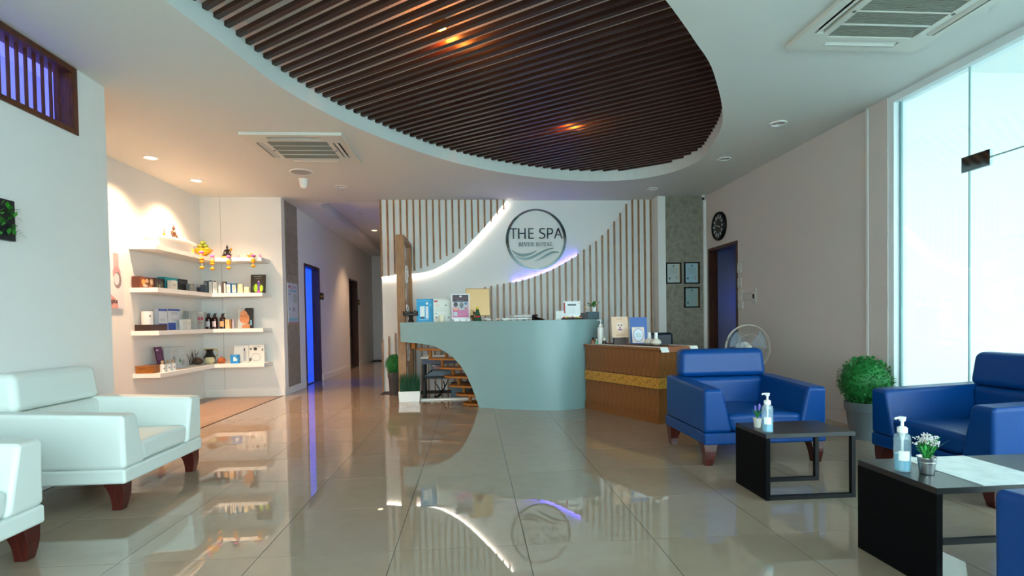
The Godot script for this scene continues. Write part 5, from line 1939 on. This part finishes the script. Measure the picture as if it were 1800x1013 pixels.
func ceiling_things() -> void:
	air_conditioner("square ceiling air conditioner near the alcove", -2.17, -1.215, -6.33, -5.36)
	air_conditioner("square ceiling air conditioner at the top right near the glass", 2.14, 3.06, -3.58, -2.65)
	downlight("lit warm downlight in the alcove, nearest the camera", Vector3(-3.4, CEIL, -5.28), true, 2.6, 60.0)
	downlight("lit warm downlight in the alcove, middle one", Vector3(-3.43, CEIL, -6.2), true, 2.6, 60.0)
	downlight("lit warm downlight in the alcove, farthest one", Vector3(-3.42, CEIL, -7.16), true, 2.6, 60.0)
	downlight("unlit downlight left of the slat wall, by the hallway", Vector3(-1.71, CEIL, -7.475), false)
	downlight("unlit downlight on the right, nearest the camera", Vector3(2.92, CEIL, -5.01), false)
	downlight("unlit downlight on the right, second from the camera", Vector3(2.93, CEIL, -6.14), false)
	downlight("unlit downlight near the marble wall", Vector3(2.57, CEIL, -7.58), false)
	downlight("unlit downlight in the hallway recess", Vector3(-1.98, CEIL + 0.15, -10.0), false)
	downlight("lit warm downlight farther down the hallway recess", Vector3(-2.05, CEIL + 0.15, -11.9), true, 1.6, 44.0)
	# lamps above the slats
	for q in [[Vector3(-0.19, CEIL + 0.215, -3.86), "glowing warm lamp between the ceiling slats, nearer one"], [Vector3(0.955, CEIL + 0.215, -5.5), "glowing warm lamp between the ceiling slats, farther one"]]:
		var o := thing("recess_lamp", q[1], "ceiling light", q[0], 0.0, "lamps above the ceiling slats")
		var b := MB.new()
		b.lathe(Vector3.ZERO, [Vector2(0.05, 0.055), Vector2(0.055, 0.0), Vector2(0.048, 0.0), Vector2(0.044, 0.05)], 20)
		part("housing", b, M.brass, o)
		b = MB.new()
		b.lathe(Vector3.ZERO, [Vector2(0.0, 0.006), Vector2(0.045, 0.006)], 20)
		part("lamp_disc", b, glow("#ffc884", 14.0), o)
		omni(q[0] + Vector3(0, -0.02, 0), "#ff8a2a", 0.12, 0.03)
	var o := thing("ceiling_speaker", "flat round grey ceiling speaker past the air conditioner", "speaker", Vector3(-2.01, CEIL, -6.75))
	var b := MB.new()
	b.lathe(Vector3.ZERO, [Vector2(0, -0.008), Vector2(0.115, -0.008), Vector2(0.12, 0), Vector2(0.0, 0)], 32)
	part("grille", b, mat("#a9aaa6", 0.7), o)
	b = MB.new()
	b.lathe(Vector3.ZERO, [Vector2(0.12, 0), Vector2(0.12, -0.01), Vector2(0.135, -0.006), Vector2(0.137, 0)], 32)
	part("rim", b, M.trim, o)
	o = thing("dome_camera", "white capsule shaped security camera on the ceiling", "camera", Vector3(-2.09, CEIL, -7.1))
	b = MB.new()
	b.lathe(Vector3.ZERO, [Vector2(0, -0.12), Vector2(0.03, -0.112), Vector2(0.047, -0.08), Vector2(0.052, -0.03), Vector2(0.052, 0)], 20)
	part("dome", b, M.plastic_white, o)
	b = MB.new()
	b.lathe(Vector3.ZERO, [Vector2(0.052, -0.012), Vector2(0.06, -0.01), Vector2(0.062, 0)], 20)
	part("base_ring", b, M.trim, o)


# ---------------------------------------------------------------- plants
func topiary(label: String, where: Vector3, r: float, ph: float, pr: float, m: Material, pm: Material, seed_: int) -> void:
	var o := thing("topiary", label, "plant", where)
	var b := MB.new()
	b.lathe(Vector3.ZERO, [Vector2(0, 0), Vector2(pr * 0.72, 0), Vector2(pr * 0.93, ph * 0.76), Vector2(pr, ph * 0.77), Vector2(pr * 1.02, ph), Vector2(pr * 0.92, ph), Vector2(pr * 0.9, ph * 0.92), Vector2(0, ph * 0.92)], 32)
	part("pot", b, pm, o)
	var c := Vector3(0, ph + r * 0.82, 0)
	b = MB.new()
	b.ball(c, Vector3.ONE * r * 0.86, 12, 18)
	part("core", b, m, o)
	var rr := RandomNumberGenerator.new()
	rr.seed = seed_
	b = MB.new()
	for k in 2600:
		var d := Vector3(rr.randfn(), rr.randfn(), rr.randfn()).normalized()
		var p := c + d * r * rr.randf_range(0.82, 1.0)
		var e := (d + Vector3(rr.randf_range(-1, 1), rr.randf_range(-1, 1), rr.randf_range(-1, 1)) * 0.9).normalized()
		leaf(b, p, e, r * 0.12, r * 0.08)
	var f := part("foliage", b, m, o)
	f.set_meta("kind", "stuff")


func plants() -> void:
	topiary("round clipped boxwood ball in a grey pot by right wall", Vector3(3.27, 0, -4.33), 0.205, 0.31, 0.155, M.foliage, M.pot_grey, 1)
	topiary("small boxwood ball in a dark pot behind the oak post", Vector3(-1.11, 0, -7.85), 0.135, 0.33, 0.1, M.foliage, M.pot_dark, 2)
	var o := thing("grass_planter", "white box planter of upright green grass by the oak post", "plant", Vector3(-0.835, 0, -7.02))
	# moved clear of the counter and the post
	o.position = Vector3(-0.832, 0, -7.205)
	var b := MB.new()
	var w := 0.135
	for s in [-1.0, 1.0]:
		b.hexa([Vector3(-w * 0.94, 0, s * 0.06 + 0.005), Vector3(w * 0.94, 0, s * 0.06 + 0.005), Vector3(w * 0.94, 0, s * 0.06 - 0.005), Vector3(-w * 0.94, 0, s * 0.06 - 0.005), Vector3(-w, 0.135, s * 0.068 + 0.005), Vector3(w, 0.135, s * 0.068 + 0.005), Vector3(w, 0.135, s * 0.068 - 0.005), Vector3(-w, 0.135, s * 0.068 - 0.005)])
		b.hexa([Vector3(s * w * 0.94 - 0.004, 0, 0.06), Vector3(s * w * 0.94 + 0.004, 0, 0.06), Vector3(s * w * 0.94 + 0.004, 0, -0.06), Vector3(s * w * 0.94 - 0.004, 0, -0.06), Vector3(s * w - 0.004, 0.135, 0.068), Vector3(s * w + 0.004, 0.135, 0.068), Vector3(s * w + 0.004, 0.135, -0.068), Vector3(s * w - 0.004, 0.135, -0.068)])
	b.span(-w * 0.95, w * 0.95, 0.1, 0.12, -0.06, 0.06)
	part("planter_box", b, M.plastic_white, o)
	var r := RandomNumberGenerator.new()
	r.seed = 3
	b = MB.new()
	for k in 700:
		var p := Vector3(r.randf_range(-w, w) * 0.93, 0.12, r.randf_range(-0.055, 0.055))
		var h := r.randf_range(0.19, 0.27)
		var lean := Vector3(r.randf_range(-0.03, 0.03), 0, r.randf_range(-0.03, 0.03))
		var s := Vector3(cos(k), 0, sin(k)) * 0.003
		var n := Vector3(-s.z, 0.0, s.x).normalized()
		b.tri(p - s, p + s, p + lean + Vector3(0, h, 0), n, n, n)
	var g := part("grass_blades", b, M.grass, o)
	g.set_meta("kind", "stuff")


# ---------------------------------------------------------------- small things on tables and counter
func small_things() -> void:
	pump_bottle("sanitizer_bottle", "clear pump sanitizer bottle on the smaller coffee table", Vector3(1.675, 0.375, -3.0), 0.16, clear("#cfeef8", 0.22, 0.03), true)
	pump_bottle("sanitizer_bottle", "clear pump sanitizer bottle on the larger coffee table", Vector3(1.752, 0.393, -2.11), 0.16, clear("#cfeef8", 0.22, 0.03), true)
	# flower pot on the larger table
	var o := thing("flower_pot", "tin pot of white flowers and grass on the larger table", "plant", Vector3(1.815, 0.393, -2.06))
	var b := MB.new()
	b.lathe(Vector3.ZERO, [Vector2(0, 0), Vector2(0.024, 0), Vector2(0.0255, 0.004), Vector2(0.03, 0.045), Vector2(0.0315, 0.047), Vector2(0.0315, 0.05), Vector2(0.0305, 0.052), Vector2(0.033, 0.066), Vector2(0.036, 0.066), Vector2(0.036, 0.07), Vector2(0.032, 0.07), Vector2(0.03, 0.06), Vector2(0, 0.06)], 32)
	part("tin_pot", b, M.steel, o)
	var r := RandomNumberGenerator.new()
	r.seed = 12
	b = MB.new()
	var fl := MB.new()
	for k in 60:
		var a := r.randf() * TAU
		var d := Vector3(cos(a) * r.randf_range(0.05, 0.6), 1.0, sin(a) * r.randf_range(0.05, 0.6)).normalized()
		var h := r.randf_range(0.06, 0.1)
		var p := Vector3(d.x * 0.02, 0.06, d.z * 0.02)
		var e := p + d * h
		b.tube([p, e], [0.0012, 0.0006], 4)
		for j in 4:
			leaf(b, p.lerp(e, r.randf_range(0.2, 0.9)), Vector3(r.randf_range(-1, 1), r.randf_range(0, 1), r.randf_range(-1, 1)).normalized(), 0.02, 0.005)
		if e.y > 0.1:
			for j in 4:
				fl.ball(e + Vector3(r.randf_range(-1, 1), r.randf_range(-0.6, 0.6), r.randf_range(-1, 1)) * 0.008, Vector3.ONE * 0.0028, 4, 6)
	var st := part("stems", b, mat("#2f8f3a", 0.5), o)
	st.set_meta("kind", "stuff")
	st = part("blossoms", fl, mat("#e9dfe0", 0.6), o)
	st.set_meta("kind", "stuff")
	for q in [[0.55, 0.35, 0.12], [-0.55, 0.2, 0.11], [0.3, -0.1, 0.11], [0.42, 0.1, 0.115], [-0.35, 0.3, 0.09], [0.2, 0.4, 0.1], [-0.2, -0.2, 0.1]]:
		b = MB.new()
		var p0 := Vector3(0, 0.055, 0)
		var tip: Vector3 = Vector3(q[0], 1.0 - absf(q[0]) * 0.4, q[1]).normalized() * q[2]
		var side := Vector3(-q[1], 0, q[0]).normalized() * 0.005
		var mid: Vector3 = p0 + tip * 0.55 + Vector3(0, 0.012, 0)
		var nn := Vector3(0, 0.4, 1).normalized()
		b.tri(p0 - side * 0.6, p0 + side * 0.6, mid + side, nn, nn, nn)
		b.tri(p0 - side * 0.6, mid + side, mid - side, nn, nn, nn)
		b.tri(mid - side, mid + side, p0 + tip, nn, nn, nn)
		part("grass_leaf", b, mat("#35b048", 0.5), o)
	# lavender pot on the smaller table
	o = thing("lavender_pot", "little white pot of lavender on the smaller table", "plant", Vector3(1.69, 0.375, -3.14))
	b = MB.new()
	b.lathe(Vector3.ZERO, [Vector2(0, 0), Vector2(0.018, 0), Vector2(0.025, 0.055), Vector2(0.022, 0.055), Vector2(0, 0.048)], 24)
	part("pot", b, mat("#c9c3ba", 0.6), o)
	b = MB.new()
	for k in 60:
		var a := r.randf() * TAU
		leaf(b, Vector3(0, 0.05, 0), Vector3(cos(a) * 0.55, 1, sin(a) * 0.55).normalized(), r.randf_range(0.04, 0.075), 0.006)
	st = part("leaves", b, mat("#2a7a38", 0.5), o)
	st.set_meta("kind", "stuff")
	for q in [[-0.012, 0.0, 0.115], [0.008, 0.01, 0.125], [0.016, -0.008, 0.11]]:
		b = MB.new()
		b.tube([Vector3(q[0] * 0.4, 0.05, q[1] * 0.4), Vector3(q[0], q[2], q[1])], 0.0012, 5)
		b.ball(Vector3(q[0], q[2], q[1]), Vector3(0.0065, 0.018, 0.0065), 8, 8)
		part("flower_spike", b, mat("#7a6ac0", 0.6), o)
	# mat on the larger table
	o = thing("table_mat", "white marbled paper mat on the larger coffee table", "mat", Vector3(2.045, 0.393, -2.09))
	b = MB.new()
	b.span(-0.155, 0.155, 0, 0.0025, -0.205, 0.2)
	part("sheet", b, tri_tex(mat("#ffffff", 0.4), ramp_texture(noise_image(77, 0.02, 5), [Color("#d0d8d8"), Color("#e2e8e7"), Color("#edf1f0")]), Vector3(2, 2, 2)), o)
	# fan
	o = thing("pedestal_fan", "pedestal fan with clear guard behind the blue armchair", "fan", Vector3(3.02, 0, -5.85))
	b = MB.new()
	b.lathe(Vector3.ZERO, [Vector2(0, 0), Vector2(0.19, 0), Vector2(0.19, 0.015), Vector2(0.03, 0.05), Vector2(0.016, 0.06), Vector2(0.016, 0.62), Vector2(0, 0.62)], 28)
	part("stand", b, M.plastic_white, o)
	b = MB.new()
	b.lathe(Vector3(0, 0.69, -0.02), [Vector2(0, -0.11), Vector2(0.06, -0.09), Vector2(0.065, 0.0), Vector2(0.03, 0.03), Vector2(0, 0.03)], 20, bz_turn())
	part("motor", b, M.plastic_white, o)
	b = MB.new()
	b.lathe(Vector3(0, 0.69, 0.05), [Vector2(0, -0.03), Vector2(0.036, -0.03), Vector2(0.036, 0.03), Vector2(0.03, 0.036), Vector2(0, 0.036)], 20, bz_turn())
	part("hub", b, mat("#e8e2d0", 0.5), o)
	for k in 3:
		b = MB.new()
		var seg := 8
		for i in seg:
			var q := []
			for j in [i, i + 1]:
				for rr in [0.035, 0.215]:
					var a: float = TAU * k / 3.0 + (0.95 * j / seg)
					q.append(Vector3(cos(a) * rr, 0.69 + sin(a) * rr, 0.05 + 0.03 * (float(j) / seg - 0.5)))
			b.quad(q[0], q[1], q[3], q[2])
		part("blade", b, clear("#a9bcd0", 0.4, 0.1), o)
	b = MB.new()
	for q in [[0.255, 0.05, 0.006], [0.25, 0.065, 0.0025], [0.25, 0.03, 0.0025], [0.15, 0.105, 0.002]]:
		var pts := []
		for i in 40:
			var a := TAU * i / 40.0
			pts.append(Vector3(cos(a) * q[0], 0.69 + sin(a) * q[0], q[1]))
		b.tube(pts, q[2], 6, true)
	part("guard_ring", b, mat("#cfc8b8", 0.5), o)
	b = MB.new()
	for k in 72:
		var a := TAU * k / 72.0
		var e := Vector3(cos(a), sin(a), 0)
		var c0 := Vector3(0, 0.69, 0)
		b.tube([c0 + e * 0.04 + Vector3(0, 0, 0.11), c0 + e * 0.16 + Vector3(0, 0, 0.105), c0 + e * 0.254 + Vector3(0, 0, 0.055)], 0.0008, 3)
		b.tube([c0 + e * 0.06 + Vector3(0, 0, -0.03), c0 + e * 0.16 + Vector3(0, 0, -0.02), c0 + e * 0.254 + Vector3(0, 0, 0.045)], 0.0008, 3)
	part("guard_wires", b, mat("#b9b9b4", 0.4), o)
	counter_things()


func bz_turn() -> Basis:
	return Basis(Vector3.RIGHT, PI / 2)


func counter_things() -> void:
	var y := 1.0335
	var b := MB.new()
	var o := thing("carved_stand", "dark carved tray figure at the left end of counter", "ornament", Vector3(-0.77, y, -6.96))
	b.lathe(Vector3.ZERO, [Vector2(0, 0), Vector2(0.04, 0), Vector2(0.035, 0.02), Vector2(0.022, 0.05), Vector2(0.035, 0.08)], 14)
	part("foot", b, mat("#14100e", 0.5), o)
	b = MB.new()
	b.rbox(Vector3(0, 0.1, 0), Vector3(0.19, 0.04, 0.1), 0.012, null, Basis.IDENTITY, 2, 2)
	part("tray", b, mat("#1c1612", 0.5), o)
	b = MB.new()
	for k in 7:
		b.ball(Vector3(-0.085 + 0.028 * k, 0.128 + 0.008 * (k % 2), 0.03), Vector3(0.012, 0.016, 0.012), 6, 8)
	part("carved_rim", b, mat("#241a14", 0.5), o)
	pack("brochure_stand", "bright blue product brochure standing on the counter", "brochure", "", Vector3(-0.59, y, -6.96), Vector3(0.215, 0.29, 0.012), 0.0, print_image(72, 96, "#129ad0", [["t", 8, 6, 56, 4, "#8fd8ee"], ["c", 44, 18, 5, 6, "#e8f4f4"], ["r", 43, 24, 4, 4, "#16303a"], ["r", 14, 30, 20, 44, "#e6eeee"], ["r", 38, 30, 12, 52, "#dfe6ee"], ["r", 17, 74, 14, 8, "#2a4a6a"], ["c", 58, 24, 6, 7, "#4ab8dc"], ["c", 10, 60, 5, 8, "#48b4da"], ["t", 10, 86, 44, 4, "#c8ecf6"]]), mat("#0f8ac0", 0.4), 0.05)
	pack("brochure_stand", "white price brochure standing on the counter", "brochure", "", Vector3(-0.375, y, -6.9), Vector3(0.215, 0.285, 0.012), 0.0, print_image(72, 96, "#e2e8e0", [["r", 2, 6, 16, 6, "#c02a3a"], ["t", 20, 2, 46, 4, "#9aa09a"], ["t", 6, 24, 20, 6, "#d8a080"], ["c", 52, 26, 5, 3, "#7a8a98"], ["t", 8, 36, 50, 20, "#c6d0c6"], ["r", 4, 60, 14, 3, "#8ab8b8"], ["c", 12, 78, 3, 4, "#9a5a70"], ["c", 62, 78, 3, 4, "#8a7a80"], ["t", 8, 88, 50, 6, "#d2d8c0"]]), M.paper, 0.05)
	o = thing("pillar_candle", "short cream candle in front of the white price brochure", "candle", Vector3(-0.375, y, -6.82))
	b = MB.new()
	b.lathe(Vector3.ZERO, [Vector2(0, 0), Vector2(0.036, 0), Vector2(0.036, 0.075), Vector2(0.03, 0.08), Vector2(0, 0.076)], 24)
	part("wax", b, mat("#ece6cc", 0.5), o)
	b = MB.new()
	b.tube([Vector3(0, 0.075, 0), Vector3(0, 0.088, 0)], 0.0015, 5)
	part("wick", b, M.black, o)
	o = pack("promotion_sign", "pink and black promotion poster in a white acrylic stand", "sign", "", Vector3(-0.14, y + 0.025, -6.78), Vector3(0.222, 0.315, 0.012), 0.0, print_image(80, 112, "#e8eaee", [["r", 4, 4, 72, 30, "#3a3540"], ["c", 40, 10, 6, 5, "#d8dcdc"], ["t", 10, 14, 60, 10, "#8a3a4a"], ["t", 22, 26, 36, 4, "#b0a8b0"], ["r", 4, 34, 72, 70, "#c86a98"], ["r", 4, 34, 28, 26, "#c8c8cc"], ["c", 18, 46, 10, 11, "#4a4a52"], ["r", 32, 34, 40, 38, "#b4bac0"], ["c", 44, 50, 9, 13, "#70767e"], ["c", 63, 42, 6, 6, "#2a78a0"], ["c", 63, 64, 6, 5, "#b85a70"], ["r", 8, 62, 20, 10, "#e2a888"], ["r", 8, 80, 18, 18, "#b8c4cc"], ["t", 32, 78, 42, 20, "#e0a8c8"]]), M.plastic_white, 0.06)
	b = MB.new()
	b.span(-0.12, 0.12, -0.025, 0.004, -0.03, 0.05)
	part("stand_foot", b, M.acrylic, o)
	o = thing("desktop_monitor", "back of a gold monitor behind the counter signs", "monitor", Vector3(0.075, y, -6.84), 0.12)
	b = MB.new()
	b.rbox(Vector3(0, 0.235, 0), Vector3(0.3, 0.345, 0.025), 0.01, null, Basis(Vector3.RIGHT, -0.06), 2, 1)
	part("back_shell", b, mat("#c7a069", 0.35, 0.2), o)
	b = MB.new()
	b.box(Vector3(0, 0.1, -0.025), Vector3(0.05, 0.18, 0.02))
	part("stand_neck", b, M.steel, o)
	b = MB.new()
	b.rbox(Vector3(0, 0.006, -0.025), Vector3(0.16, 0.012, 0.12), 0.006, null, Basis.IDENTITY, 2, 1)
	part("stand_base", b, M.steel, o)
	o = thing("toy_reindeer", "tiny dark reindeer figure beside the toy tree", "figurine", Vector3(0.0, y, -6.66))
	b = MB.new()
	for q in [-0.02, 0.02]:
		b.tube([Vector3(q, 0, 0), Vector3(q * 0.7, 0.05, 0)], 0.004, 6)
	b.tube([Vector3(-0.022, 0.055, 0), Vector3(0.015, 0.06, 0), Vector3(0.022, 0.09, 0)], [0.012, 0.014, 0.01], 8)
	b.ball(Vector3(0.025, 0.1, 0), Vector3(0.016, 0.011, 0.01), 6, 8)
	part("body", b, mat("#2a1a12", 0.6), o)
	b = MB.new()
	b.tube([Vector3(0.018, 0.105, 0), Vector3(0.0, 0.125, 0), Vector3(-0.005, 0.14, 0)], 0.003, 5)
	b.tube([Vector3(0.022, 0.107, 0), Vector3(0.02, 0.13, 0.01), Vector3(0.026, 0.142, 0.01)], 0.003, 5)
	part("antlers", b, mat("#7a2a1e", 0.6), o)
	o = thing("toy_christmas_tree", "small green felt Christmas tree with red bow on counter", "figurine", Vector3(0.065, y, -6.6))
	b = MB.new()
	b.lathe(Vector3.ZERO, [Vector2(0, 0), Vector2(0.055, 0), Vector2(0.05, 0.015), Vector2(0.014, 0.145), Vector2(0, 0.15)], 20)
	part("cone", b, mat("#0f4a2e", 0.8), o)
	b = MB.new()
	b.ball(Vector3(0, 0.157, 0), Vector3(0.018, 0.016, 0.018), 8, 10)
	part("star", b, mat("#e8d020", 0.6), o)
	b = MB.new()
	b.ball(Vector3(-0.016, 0.055, 0.042), Vector3(0.016, 0.011, 0.008), 6, 8)
	b.ball(Vector3(0.016, 0.055, 0.042), Vector3(0.016, 0.011, 0.008), 6, 8)
	b.ball(Vector3(0.0, 0.053, 0.045), Vector3(0.006, 0.006, 0.007), 6, 8)
	part("bow", b, mat("#c8202a", 0.6), o)
	o = thing("paper_tissue", "crumpled white tissue right of the toy tree", "tissue", Vector3(0.19, y, -6.56))
	b = MB.new()
	for k in 6:
		b.ball(Vector3(0.02 * cos(k * 1.9), 0.014 + 0.006 * (k % 3), 0.016 * sin(k * 2.3)), Vector3(0.028, 0.014, 0.02), 5, 7)
	part("sheet", b, M.paper, o)
	o = thing("serving_tray", "white tray with rolled towel on the counter", "tray", Vector3(0.5, y, -6.47), 0.42)
	b = MB.new()
	b.rbox(Vector3(0, 0.02, 0), Vector3(0.42, 0.018, 0.16), 0.006, null, Basis.IDENTITY, 2, 1)
	for s in [-0.15, 0.15]:
		b.span(s - 0.015, s + 0.015, 0, 0.012, -0.05, 0.05)
	part("tray", b, M.plastic_white, o)
	o = thing("rolled_towel", "pale rolled towel lying on the white tray", "towel", Vector3(0.56, y + 0.029, -6.45), 0.42)
	b = MB.new()
	b.rbox(Vector3(0.02, 0.022, 0), Vector3(0.27, 0.044, 0.11), 0.02, func(p: Vector3) -> Vector3: return Vector3(p.x, p.y * (0.75 + 0.9 * clampf(p.x + 0.05, -0.1, 0.12)), p.z))
	part("cloth", b, mat("#d8d2d0", 0.9), o)
	o = thing("desk_phone", "black desk telephone on the counter", "telephone", Vector3(0.78, y, -6.42), 0.2)
	b = MB.new()
	b.hexa([Vector3(-0.06, 0, 0.06), Vector3(0.06, 0, 0.06), Vector3(0.06, 0, -0.06), Vector3(-0.06, 0, -0.06), Vector3(-0.06, 0.045, 0.05), Vector3(0.06, 0.012, 0.05), Vector3(0.06, 0.012, -0.06), Vector3(-0.06, 0.045, -0.06)])
	part("base", b, M.black, o)
	b = MB.new()
	b.rbox(Vector3(-0.04, 0.055, 0), Vector3(0.035, 0.025, 0.13), 0.01, null, Basis.IDENTITY, 2, 2)
	part("handset", b, M.black, o)
	pack("price_card", "small white text card standing on the counter", "card", "", Vector3(1.03, y, -6.36), Vector3(0.096, 0.105, 0.006), 0.0, print_image(40, 44, "#e4e6e2", [["t", 12, 5, 16, 4, "#8a8a88"], ["t", 6, 14, 28, 22, "#c2c4c0"]]), M.paper, 0.08)
	o = pack("counter_sign", "white counter sign with red edge and dark heading", "sign", "", Vector3(1.19, y + 0.05, -6.46), Vector3(0.205, 0.17, 0.01), 0.0, print_image(96, 80, "#e9ecec", [["r", 0, 8, 10, 60, "#a81a22"], ["r", 24, 16, 48, 9, "#1e3238"], ["t", 28, 18, 40, 4, "#7a8a90"], ["r", 30, 34, 36, 34, "#dfe4e4"], ["r", 86, 12, 8, 3, "#c89090"]]), M.plastic_white, 0.05)
	b = MB.new()
	b.span(-0.09, 0.09, -0.05, 0.0, -0.03, 0.008)
	part("stand_foot", b, M.acrylic, o)
	o = thing("sweets_tray", "black tray of colourful sweets in front of counter sign", "tray", Vector3(1.175, y, -6.36))
	b = MB.new()
	b.span(-0.13, 0.13, 0, 0.008, -0.05, 0.05)
	for s in [-1.0, 1.0]:
		b.span(-0.13, 0.13, 0.008, 0.02, s * 0.05 - s * 0.006, s * 0.05)
		b.span(s * 0.13 - s * 0.006, s * 0.13, 0.008, 0.02, -0.044, 0.044)
	part("tray", b, M.black, o)
	var cols := ["#d8402a", "#e8c820", "#d89a7a", "#e0a890", "#c83a4a", "#d8c040", "#e8d840", "#e07a3a"]
	var nm := ["red", "yellow", "tan", "peach", "crimson", "mustard", "lemon", "orange"]
	for k in 8:
		var c := thing("sweet", nm[k] + " wrapped sweet on the black sweets tray", "sweet", Vector3(1.075 + 0.028 * k, y + 0.009, -6.36 + 0.015 * (k % 2)), 0.4 * k, "sweets on the tray")
		b = MB.new()
		b.ball(Vector3(0, 0.014, 0), Vector3(0.014, 0.014, 0.012), 6, 8)
		part("wrapper", b, mat(cols[k], 0.4), c)
	o = thing("planter_box", "dark teal box planter on the counter's right end", "planter", Vector3(1.46, y, -6.56))
	b = MB.new()
	b.rbox(Vector3(0, 0.045, 0), Vector3(0.145, 0.09, 0.1), 0.004, null, Basis.IDENTITY, 1, 1)
	part("box", b, mat("#24424c", 0.5), o)
	b = MB.new()
	b.lathe(Vector3(0, -0.0495, 0), [Vector2(0, 0), Vector2(0.025, 0), Vector2(0.03, 0.055), Vector2(0.026, 0.055), Vector2(0, 0.05)], 18)
	var lp := thing("leafy_plant", "leafy green plant in white pot at counter's right end", "plant", Vector3(1.48, y + 0.14, -6.56))
	part("white_pot", b, M.plastic_white, lp)
	var r := RandomNumberGenerator.new()
	r.seed = 31
	for k in 14:
		b = MB.new()
		var a := r.randf() * TAU
		var d := Vector3(cos(a) * 0.9 - 0.3, r.randf_range(0.05, 0.9), sin(a) * 0.6).normalized()
		var c := d * r.randf_range(0.02, 0.07)
		b.tube([Vector3.ZERO, c], 0.0015, 4)
		leaf(b, c, d, 0.06, 0.036)
		part("leaf", b, mat("#2a7a2a" if k % 3 else "#1d5a22", 0.45), lp)
	for q in [Vector3(0.02, 0.06, 0.03), Vector3(-0.1, 0.0, 0.03)]:
		b = MB.new()
		b.tube([Vector3.ZERO, q], 0.0015, 4)
		b.ball(q, Vector3.ONE * 0.018, 6, 8)
		part("blossom", b, mat("#e8d0a8", 0.6), lp)
	o = thing("storage_caddy", "dark brown caddy behind the sweets tray", "box", Vector3(1.34, y, -6.5))
	b = MB.new()
	b.rbox(Vector3(0, 0.04, 0), Vector3(0.085, 0.08, 0.08), 0.004, null, Basis.IDENTITY, 1, 1)
	part("box", b, mat("#21161a", 0.5), o)
	o = thing("small_bottle", "tiny clear green bottle at the counter's right foot end", "bottle", Vector3(1.42, 0.7497, -6.18))
	b = MB.new()
	b.lathe(Vector3.ZERO, [Vector2(0, 0), Vector2(0.016, 0), Vector2(0.016, 0.03), Vector2(0.008, 0.038)], 14)
	part("body", b, clear("#7ac8a8", 0.6), o)
	b = MB.new()
	b.lathe(Vector3.ZERO, [Vector2(0.008, 0.038), Vector2(0.01, 0.04), Vector2(0.01, 0.056), Vector2(0, 0.058)], 12)
	part("cap", b, M.ceramic, o)
